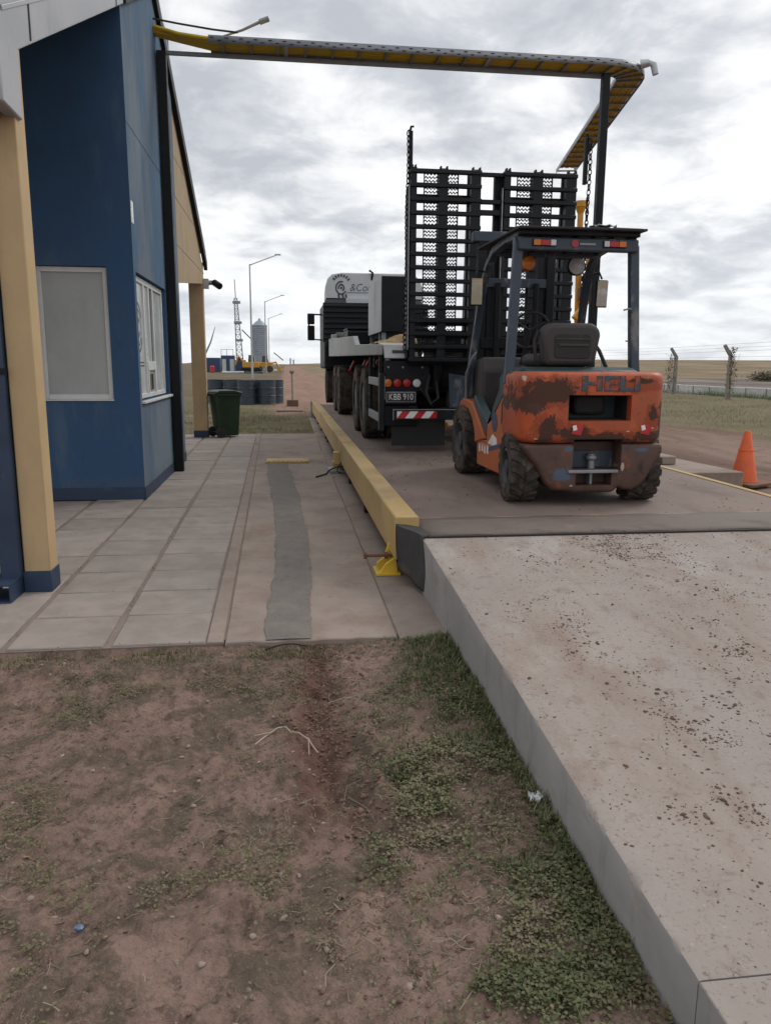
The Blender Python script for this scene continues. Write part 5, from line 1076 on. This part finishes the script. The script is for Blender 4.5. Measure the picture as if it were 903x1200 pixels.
def far_yard():
    Y = 132.; s = Y/905.
    X = lambda px: (px-334.5)*Y/905*1.0
    def atx_(px, Y_): return math.tan(math.atan((px-451.5)/905*.99)+R(7.3))*Y_ if False else (px-334.5)/905*Y_*1.012
    z0 = gz(-9, Y)
    # containers
    labs = ['long low blue container at the left end of the far yard', 'blue cabin with white doors in the far yard', 'dark blue container beside the drilling mast']
    for i, (a, b_, h, y, l) in enumerate(((241, 262, 2.35, 134, labs[0]), (263, 278, 2.7, 130, labs[1]), (277, 290, 2.0, 136, labs[2]))):
        t = thing('site_container', l, 'container', (atx_((a+b_)/2, y), y, gz(-9, y)), 'blue site containers in the far yard')
        w = (b_-a)/905*y; c = MB().box(-w/2, w/2, 0, 2.4, -.1, h).build('body', 'mach_b', t, bevel=.04)
        for k in range(int(w/.8)): MB().box(-w/2+.3+k*.8, -w/2+.5+k*.8, -.06, -.001, .1, h-.15).build('wall_rib', 'mach_b', c)
        if i == 1:
            for x in (-.9, .35): MB().box(x, x+.65, -.07, -.01, .2, 2.1).build('door', 'boxwhite', c)
            for x in (-1.0, -.1, .9): MB().bar((x, .2, h), (x, .2, h+1.0), .06).build('roof_post', 'black', t)
            MB().bar((-1.0, .2, h+.95), (.9, .2, h+.95), .05).build('roof_rail', 'black', t)
    t = thing('red_tank', 'small red tank in front of the blue containers', 'tank', (atx_(253.5, 126), 126, gz(-11, 126)))
    MB().lathe([(.2, 0), (.36, .1), (.36, .95), (.2, 1.1)], (0, 0, 0), 'z', 16).build('body', 'redpaint', t); MB().box(-.4, .4, -.3, .3, -.05, .08).build('skid', 'black', t)
    # silo
    y = 165.; x = atx_(306.5, y); t = thing('grain_silo', 'corrugated grey steel silo with conical roof in the far yard', 'silo', (x, y, gz(x, y)))
    r = 8.3/905*y; prof = []
    for k in range(24): prof += [(r, .35*k), (r+.05, .35*k+.17)]
    H = 9.1; prof = [(p, q*H/8.4) for p, q in prof] + [(r, H)]
    MB().lathe(prof, (0, 0, 0), 'z', 28).build('shell', 'silo', t, angle=20); MB().lathe([(r+.1, H), (r*.6, H+.65), (.22, H+1.1), (.22, H+1.35), (.02, H+1.45)], (0, 0, 0), 'z', 28).build('roof', 'silo', t, angle=20)
    for k in range(10):
        a = math.pi+.3*k; MB().bar((math.cos(a)*(r+.06), math.sin(a)*(r+.06), 0), (math.cos(a)*(r+.06), math.sin(a)*(r+.06), H), .08).build('stiffener', 'silo', t)
    # drilling rig
    y = 140.; xb = atx_(284.5, y); xt = atx_(280.5, y); g0 = gz(xb, y); t = thing('drilling_rig', 'tall slender drilling rig mast with grey lattice in the far yard', 'drilling rig', (xb, y, g0)); dx = xt-xb
    H = 15.2; hw0, hw1 = .60, .16
    cor = lambda h, sx, sy: (dx*h/H+sx*(hw0+(hw1-hw0)*h/H), sy*(hw0+(hw1-hw0)*h/H), h)
    for sx in (-1, 1):
        for sy in (-1, 1): MB().bar(cor(.3, sx, sy), cor(H*.82, sx, sy), .13).build('mast_leg', 'steel', t)
    n = 14
    lt = MB()
    for k in range(n):
        h0, h1 = .3+k*(H*.82-.3)/n, .3+(k+1)*(H*.82-.3)/n
        for sx, sy, ex, ey in ((-1, -1, 1, -1), (1, -1, 1, 1), (1, 1, -1, 1), (-1, 1, -1, -1)):
            lt.bar(cor(h0, sx, sy), cor(h1, ex, ey), .07); lt.bar(cor(h1, sx, sy), cor(h1, ex, ey), .07)
    lt.build('lattice', 'steel', t)
    MB().bar((dx*.82, 0, H*.82), (dx, 0, H+.4), .14).build('mast_top', 'steel', t)
    for h in (5.2, 8.2, 11.6): MB().box(dx*h/H-.55, dx*h/H+.75, -.5, .5, h, h+.4).build('platform', 'steel', t)
    MB().tube([(.4, 0, 7.2), (2.2, 0, 5.4)], .09, 6).build('boom_stay', 'black', t); MB().box(-1.5, 2.2, -1.3, 1.4, 0, 1.2).build('base_unit', 'mach_y', t, bevel=.05); MB().box(-.6, .5, -1.34, -1.0, 1.2, 2.4).build('control_cabin', 'black', t, bevel=.04)
    # crane arm on the left
    y = 140.; x = atx_(243, y); t = thing('mobile_crane', 'thin inclined crane arm rising at the left of the far yard', 'crane', (x, y, gz(x, y)))
    MB().tube([(-.2, 0, 1.6), (1.5, 0, 5.0), (2.35, 0, 7.6)], [.20, .13, .05], 6).build('boom', 'steel', t); MB().box(-1.5, 1.2, -1, 1, .5, 1.7).build('body', 'mach_b', t, bevel=.05)
    for xx in (-1, 0, .8): MB().lathe([(.3, -1.2), (.48, -1.15), (.48, -.85), (.3, -.8)], (xx, 0, .48), 'y', 14).build('wheel', 'tyre', t)
    MB().box(-.15, .25, -.15, .15, 3.1, 3.5).build('boom_head', 'black', t); 
    # gate frame left
    x = atx_(241, 150); t = thing('steel_portal', 'small grey steel portal frame at the edge of the far yard', 'portal', (x, 150, gz(x, 150)))
    for xx in (-.9, .9): MB().bar((xx, 0, 0), (xx, 0, 4.6), .22).build('leg', 'steel', t)
    MB().bar((-1.0, 0, 4.5), (1.0, 0, 4.5), .22).build('crossbeam', 'steel', t)
    # yellow machines
    for i, (px, y, l) in enumerate(((296, 128, 'yellow excavator parked left of the silo base'), (311, 135, 'yellow loader parked in front of the silo'))):
        x = atx_(px, y); t = thing('excavator' if i == 0 else 'wheel_loader', l, 'machine', (x, y, gz(x, y)), 'yellow machines in the far yard')
        MB().box(-1.3, 1.3, -1, 1, .8, 1.7).build('body', 'mach_y', t, bevel=.1); MB().prism([(-.4, 1.7), (.7, 1.7), (.55, 2.7), (-.3, 2.7)], 'y', -.8, .8).build('cab', 'glass', t, bevel=.05)
        MB().box(-.36, .62, -.83, .83, 2.7, 2.8).build('cab_roof', 'mach_y', t, bevel=.03)
        if i == 0:
            for yy in (-1.1, .6): MB().prism(rrect(-1.6, 1.6, 0, .75, .36, 5), 'y', yy, yy+.5).build('track', 'black', t, bevel=.03)
            MB().tube([(-1.0, 0, 1.5), (-1.9, 0, 2.6), (-2.5, 0, 1.2)], [.22, .2, .14], 6).build('arm', 'mach_y', t)
        else:
            for xx in (-.9, .9):
                for yy in (-1.15, .75): MB().lathe([(.3, 0), (.55, .03), (.55, .37), (.3, .4)], (xx, yy, .55), 'y', 16).build('wheel', 'tyre', t)
            MB().tube([(.9, 0, 1.4), (1.9, 0, 1.7), (2.5, 0, .7)], .16, 6).build('arm', 'mach_y', t); MB().prism([(2.2, .2), (2.9, .2), (2.75, 1.0), (2.2, .9)], 'y', -1.1, 1.1).build('bucket', 'mach_y', t, bevel=.03)
            MB().tube([(1.6, 0, 3.3), (3.2, 0, 2.0)], .08, 6).build('strut', 'black', t)
    for i, (px, y, w, h, m_, l) in enumerate(((276, 120, 3.2, .5, 'boxwhite', 'pale pipes and boards lying before the blue cabin'), (299, 118, 2.6, .45, 'teal', 'heap of teal pipes lying before the yellow machines'), (326, 150, 1.6, .9, 'boxwhite', 'small white board leaning by the far road edge'))):
        x = atx_(px, y); t = thing('material_pile', l, 'material pile', (x, y, gz(x, y)))
        for k in range(5): MB().cyl((-w/2, -.3+.14*k, .1+.08*(k % 3)*h*2), (w/2, -.25+.14*k, .08+.08*((k+1) % 3)*h*2), .09, 7).build('pipe', m_, t)
    for i, (px, l) in enumerate(((340, 'left of two tiny far masts on the horizon'), (343.5, 'right of two tiny far masts on the horizon'))):
        x = atx_(px, 600); t = thing('far_mast', l, 'mast', (x, 600, .3), 'tiny masts on the horizon')
        MB().tube([(0, 0, 0), (0, 0, 5.5-i)], .5, 6).build('shaft', 'steel', t)
    # distant earth bank
    xs = np.linspace(-120, 60, 120); b = MB()
    b.sheet([[(x, 330, .3) for x in xs], [(x, 336, .9+1.6*max(0, fbm(x, 0, .06, 4, 40)-.25)*1.6) for x in xs], [(x, 345, .3) for x in xs]])
    struct(b.build('earth_bank', 'clod'))
far_yard()
# ------------------------------------------------------------------ vegetation and loose stuff
def leaf_cloud(name, pts, kind, mat, size, parent=None, tilt=.5, cols=None):
    """kind: clover (round folded leaf), blade (bent strip), straw (flat strip)"""
    V, F, T = [], [], []; n = 0
    N = len(pts); az = rng.random(N)*6.283; sz = size*(.45+1.15*rng.random(N)**1.6); tn = rng.random(N) if cols is None else cols
    for i in range(N):
        x, y, z = pts[i]; c, s = math.cos(az[i]), math.sin(az[i]); q = sz[i]; t_ = tn[i]
        if kind == 'clover':
            e = (rng.random()-.5)*2*tilt; f = (rng.random()-.2)*tilt; h = z+.004+rng.random()*q*1.6
            pr = [(0, 0), (.34, .30), (.78, .40), (1.02, .0), (.78, -.40), (.34, -.30)]
            for a, b in pr:
                zz = h+a*q*f+b*q*e+abs(b)*q*.30; V.append((x+(a*c-b*s)*q, y+(a*s+b*c)*q, zz)); T.append(t_)
            F += [(n, n+1, n+2, n+3), (n, n+3, n+4, n+5)]; n += 6
        elif kind == 'blade':
            L = q; w = .0016+.0014*rng.random()+L*.012; ln = .25+.8*rng.random()
            for k, u in enumerate((0, .45, .8, 1.)):
                r_ = L*u*u*ln*.75; zz = z+L*u*(1-.28*ln*u); ww = w*(1-u*.85)
                V += [(x+c*r_-s*ww, y+s*r_+c*ww, zz), (x+c*r_+s*ww, y+s*r_-c*ww, zz)]; T += [t_, t_]
            for k in range(3): F.append((n+2*k, n+2*k+1, n+2*k+3, n+2*k+2))
            n += 8
        else:
            L = q; w = .0008+.0008*rng.random(); cv = (rng.random()-.5)*L*.5
            for k, u in enumerate((0, .5, 1.)):
                o = cv*4*u*(1-u); zz = z+.004+.004*rng.random()+L*.05*u*rng.random(); X_, Y_ = x+c*L*(u-.5)-s*o, y+s*L*(u-.5)+c*o
                V += [(X_-s*w, Y_+c*w, zz), (X_+s*w, Y_-c*w, zz)]; T += [t_, t_]
            F += [(n, n+1, n+3, n+2), (n+2, n+3, n+5, n+4)]; n += 6
    return raw(name, V, F, mat, T, parent=parent)
def scatter(n, x0, x1, y0, y1, dens):
    x = rng.uniform(x0, x1, n); y = rng.uniform(y0, y1, n); k = rng.random(n) < dens(x, y); x, y = x[k], y[k]
    return np.stack([x, y, hgt(x, y)], 1)
def near_plants():
    strip = lambda x, y: ss(x, np.interp(y, [1, 2, 2.6, 3.2, 3.9], [.22, .20, .17, .25, .45])-.05, np.interp(y, [1, 2, 2.6, 3.2, 3.9], [.50, .46, .50, .60, .78]))
    pat = lambda x, y: ss(fbm(x, y, 4.2, 4, 21), .40, .60)
    d1 = lambda x, y: np.clip((.10+.9*strip(x, y))*ss(x, .10, .30)*(.12+1.0*pat(x, y)), 0, 1)*(1-.70*ss(y, 2.7, 3.5))*(1-.9*ss(fbm(x, y, 3.1, 3, 23), .54, .64)*(1-ss(x, .50, .72)))
    p = scatter(165000, .10, .835, .95, 3.85, d1)
    tn = np.clip(fbm(p[:, 0], p[:, 1], 5, 3, 24)*1.6-.30+rng.normal(0, .2, len(p)), 0, 1)
    tag(leaf_cloud('clover_patch', p, 'clover', 'clover', .0082, cols=tn), 'low clover leaves carpeting the strip beside the ramp', kind='stuff')
    d2 = lambda x, y: np.clip(ss(x, .38+.12*ss(y, 3, 3.9), .80)*ss(y, 1.6, 3.0)*(.20+1.0*ss(fbm(x, y, 3.2, 3, 26), .40, .62))+.10*strip(x, y)*pat(x, y), 0, 1)
    p = scatter(27000, .15, .835, 1., 3.92, d2)
    edge = scatter(2600, .775, .835, 1.6, 4.05, lambda x, y: .25+.75*ss(fbm(x, y, 4, 2, 27), .42, .6)); p = np.concatenate([p, edge])
    tag(leaf_cloud('grass_tufts', p, 'blade', 'blade', .034, cols=np.clip(rng.normal(.50, .26, len(p)), 0, 1)), 'short grass tufts against the side of the ramp', kind='stuff')
    P_ = []
    for k in range(700):
        if rng.random() < .5: y = rng.uniform(3.95, 7.5); x = -.345-.0144*(y-3.93)-.10-.507*rng.integers(1, 5)+.018+rng.normal(0, .006)
        else: y = 3.93+.49*rng.integers(0, 8)-.02; x = rng.uniform(-2.3, -.45)
        if fbm(x, y, 3, 2, 95) > .5: P_.append((x, y, -.010))
    tag(leaf_cloud('joint_weeds', np.array(P_), 'blade', 'blade', .018, cols=np.clip(rng.normal(.7, .2, len(P_)), 0, 1)), 'tiny weeds growing in the paving joints', kind='stuff')
    # sparse weeds on the left dirt
    d3 = lambda x, y: np.clip((.015+ss(fbm(x, y, 2.6, 4, 28), .42, .60)*.8*ss(fbm(x, y, 9, 2, 29), .3, .6))*(1-ss(x, -.05, .2)), 0, 1)
    p = scatter(190000, -2.1, .2, .95, 3.88, d3); tn = np.clip(rng.normal(.72, .2, len(p)), 0, 1)
    tag(leaf_cloud('sparse_weeds', p, 'clover', 'clover', .0072, cols=tn), 'sparse grey green weeds scattered over the bare dirt', kind='stuff')
    d4 = lambda x, y: np.clip(.05+.5*ss(fbm(x, y, 2.3, 4, 28), .48, .66)+.5*ss(x, .1, .35)*ss(fbm(x, y, 3., 3, 30), .45, .65), 0, 1)
    p = scatter(16000, -2.2, .82, .95, 3.9, d4)
    tag(leaf_cloud('dry_straw', p, 'straw', 'straw', .034, cols=np.clip(rng.normal(.35, .28, len(p)), 0, 1)), 'dry straw bits lying on the dirt', kind='stuff')
    p = scatter(3800, -2.4, .6, 3.72, 3.87, lambda x, y: .15+.7*ss(fbm(x, y, 3, 2, 33), .45, .6))
    tag(leaf_cloud('edge_grass', p, 'blade', 'blade', .024, cols=np.clip(rng.normal(.72, .2, len(p)), 0, 1)), 'thin grass fringe along the pavement front edge', kind='stuff')
near_plants()
def lumps(name, pts, sz, mat, label, flat=.6):
    base = np.array([(0, 0, 1), (.9, 0, .25), (.3, .85, .3), (-.75, .5, .2), (-.7, -.55, .3), (.35, -.85, .2), (.6, .6, -.4), (-.2, .9, -.4), (-.9, 0, -.4), (-.2, -.9, -.4), (.75, -.45, -.4)])
    fc = np.array([(0, 1, 2), (0, 2, 3), (0, 3, 4), (0, 4, 5), (0, 5, 1), (1, 6, 2), (2, 6, 7), (2, 7, 3), (3, 7, 8), (3, 8, 4), (4, 8, 9), (4, 9, 5), (5, 9, 10), (5, 10, 1), (1, 10, 6)])
    N = len(pts); V = np.repeat(base[None], N, 0)*(1+rng.uniform(-.3, .3, (N, 11, 1))); a = rng.random(N)*6.283; c, s = np.cos(a)[:, None], np.sin(a)[:, None]
    st = rng.uniform(.7, 1.4, (N, 1)); X = V[..., 0]*st; Y = V[..., 1]/st; V = np.stack([X*c-Y*s, X*s+Y*c, V[..., 2]*flat], -1)*sz[:, None, None]+pts[:, None, :]
    F = (fc[None]+np.arange(N)[:, None, None]*11).reshape(-1, 3)
    return tag(raw(name, V.reshape(-1, 3), F, mat, smooth_=False), label, kind='stuff')
def crumbs():
    n = 300000; x = rng.uniform(.86, 4.6, n); y = rng.uniform(1., 5.1, n)
    tr = np.exp(-((x-(1.32+.05*np.sin(y*2)))/.20)**2)*.55+np.exp(-((x-2.02-.08*np.sin(y*1.3))/.26)**2)*.75+np.exp(-((x-3.0)/.30)**2)*.6+.16
    d = tr*(.10+.9*ss(fbm(x, y, 2.6, 4, 50), .42, .72))*ss(fbm(x, y, 9, 2, 51), .30, .65)*.55
    k = rng.random(n) < d; x, y = x[k], y[k]; sz = np.exp(rng.normal(-6.0, .55, len(x))).clip(.001, .010)
    z = np.interp(y, [-3, 1.3, 1.9, 2.7, 4.79], [.145, .149, .176, .228, .345])+sz*.12; z = np.where(y > 4.74, .352, z)
    lumps('mud_crumbs', np.stack([x, y, z], 1), sz, 'crumb', 'dry mud crumbs scattered along the wheel tracks of the ramp')
    n = 30000; x = rng.uniform(.9, 3.98, n); y = rng.uniform(5.4, 11, n); k = rng.random(n) < .05*ss(fbm(x, y, 2, 3, 52), .45, .7); x, y = x[k], y[k]; sz = np.exp(rng.normal(-5.4, .45, len(x))).clip(.002, .012)
    lumps('deck_crumbs', np.stack([x, y, .34+sz*.12], 1), sz, 'crumb', 'small mud crumbs on the weighbridge deck')
    n = 60000; x = rng.uniform(-2.2, .8, n); y = rng.uniform(.95, 3.86, n); cx = .10+.10*ss(y, 3.2, 2.2)
    d = np.exp(-((x-cx-.05)/.13)**2)*ss(y, 1.9, 2.5)*.36+.05+.10*ss(fbm(x, y, 2, 3, 53), .45, .65); k = rng.random(n) < d; x, y, cx = x[k], y[k], cx[k]
    sz = np.exp(rng.normal(-5.6, .6, len(x))).clip(.0015, .0095)*np.where(np.abs(x-cx-.05) < .2, 1.3, .75)
    lumps('soil_clods', np.stack([x, y, hgt(x, y)+sz*.15], 1), sz, 'clod', 'reddish soil clods along the furrow and over the dirt', .45)
crumbs()
def far_grass():
    p = scatter(30000, -6, .75, 16.35, 27, lambda x, y: (.12+.9*ss(fbm(x, y, .8, 4, 60), .44, .62))*(1-ss(y, 21, 27)*.75))
    tag(leaf_cloud('lawn_grass', p, 'blade', 'lawn', .062, cols=np.clip(rng.normal(.45, .25, len(p)), 0, 1)), 'patchy short grass beyond the pavement', kind='stuff')
    p = scatter(34000, 9.3, 22.2, 13, 42, lambda x, y: .10+.8*ss(fbm(x, y, .5, 4, 61), .44, .64)*ss(x+3*(fbm(x, y, .3, 2, 62)-.5), 9.6, 11))
    tag(leaf_cloud('verge_grass', p, 'blade', 'lawn', .085, cols=np.clip(rng.normal(.6, .25, len(p)), 0, 1)), 'dull green grass verge behind the traffic cone', kind='stuff')
    p = scatter(9000, 21.0, 22.3, 26, 52, lambda x, y: ss(fbm(x, y, .45, 3, 63), .40, .55)*ss(x, 20.8, 22.2))
    tag(leaf_cloud('green_weeds', p, 'blade', 'weed', .26, cols=rng.random(len(p))), 'bright green weeds along the foot of the low wall', kind='stuff')
    p = scatter(900, -2.2, .8, .95, 3.8, lambda x, y: .15+.6*ss(x, .0, .4)*ss(fbm(x, y, 2.5, 3, 91), .4, .6))
    tag(leaf_cloud('dry_stalks', p, 'straw', 'straw', .11, cols=np.clip(rng.normal(.45, .3, len(p)), 0, 1)), 'long thin dry stalks lying across the dirt and weeds', kind='stuff')
    p = scatter(2200, -2.2, .84, .95, 3.8, lambda x, y: .25+0*x); s2 = np.exp(rng.normal(-5.2, .5, len(p))).clip(.002, .011); p[:, 2] += s2*.1
    lumps('pale_pebbles', p, s2, 'pebble', 'small pale pebbles on the dirt')
    # dry climbers on fence posts, bushes in the field
    for (x, y, h, r, l, seed) in ((19.95, 33.2, 2.2, .30, 'dry leafy climber on the fence post nearest the cone', 1), (20.35, 39.6, 2.0, .34, 'dark dry climber beside the second fence post', 2), (20.1, 50, 2.3, .5, 'thin dry bush near the farthest visible fence post', 3)):
        t = thing('dry_climber', l, 'climber', (x, y, gz(x, y)), 'dry climbers on the fence posts'); st = MB()
        for k in range(7):
            a = k*.9; st.tube([(math.cos(a)*.1, math.sin(a)*.1, 0), (math.cos(a)*r*.6, math.sin(a)*r*.5, h*.5), (math.cos(a+.8)*r*1.1, math.sin(a+.8)*r, h*(.7+.3*rng.random()))], [.016, .012, .005], 4)
        st.build('stem', 'twig', t); N = 500; q = rng.normal(0, .36, (N, 3))*np.array([r, r, .0]); q[:, 2] = h*(rng.random(N)**.8); q[:, :2] *= (.5+.9*fbm(q[:, 2], q[:, 2]*0, 2.3, 2, 70+seed))[:, None]
        leaf_cloud('foliage', q, 'clover', 'shrub', .055, parent=t, tilt=1.2)
    for i, (x, y, r, h) in enumerate(((47, 72, 1.9, 1.0),)):
        labs = ['dry bush in the field just right of the second fence post', 'wide dry bush on the edge of the golden field', 'tall dry bush near the horizon of the golden field', 'dark scrub heap on the bare soil behind the low wall by the second post', 'low dark scrub on bare soil behind the wall, small', 'dark scrub on bare soil between the two fence posts', 'dry bush at the far right of the golden field']
        t = thing('field_bush', labs[i], 'bush', (x, y, gz(x, y))); N = 2600; q = rng.normal(0, .40, (N, 3))*np.array([r, r, h*.8]); q[:, 2] = np.abs(q[:, 2])
        leaf_cloud('foliage', q, 'clover', 'shrub', .11, parent=t, tilt=1.2)
far_grass()
def litter():
    def gp(x, y, dz=.01): return Vector((x, y, gz(x, y)+dz))
    b = MB(); P_ = [gp(-.06+.16*k/9, 2.96-.13*(k/9)**2+.012*math.sin(k), .022) for k in range(10)]
    b.tube(P_, .0035, 5); b.tube([P_[0], gp(-.12, 2.91), gp(-.145, 2.86)], .0032, 5); b.tube([gp(-.09, 2.93, .016), gp(-.15, 2.945)], .003, 5); b.tube([P_[-3], gp(.065, 2.81)], .002, 4)
    tag(b.build('dry_twig', 'twig'), 'pale forked dry twig lying on the reddish dirt', 'twig')
    o = MB().ball(gp(-.56, 1.86, .012), (.013, .010, .008), 10, 7, .002).build('blue_fragment', 'cap'); tag(o, 'tiny blue plastic fragment lying on the bare dirt', 'plastic scrap')
    b = MB(); c = gp(.80, 2.26, .02); b.sheet([[(c.x-.02+.007*i+.004*math.sin(j*2.), c.y-.02+.007*j, c.z+.012*math.sin(i*1.7+j*2.3)) for i in range(7)] for j in range(7)])
    tag(b.build('wrapper', 'litter', None), 'crumpled white wrapper in the clover against the ramp side', 'litter')
    b = MB(); c = gp(-.80, 2.22, .008); b.sheet([[(c.x-.01+.006*i, c.y-.008+.005*j, c.z+.004*math.sin(i+j)) for i in range(4)] for j in range(4)]); tag(b.build('fallen_leaf', 'tarp'), 'small orange brown fallen leaf on the dirt', 'leaf')
litter()
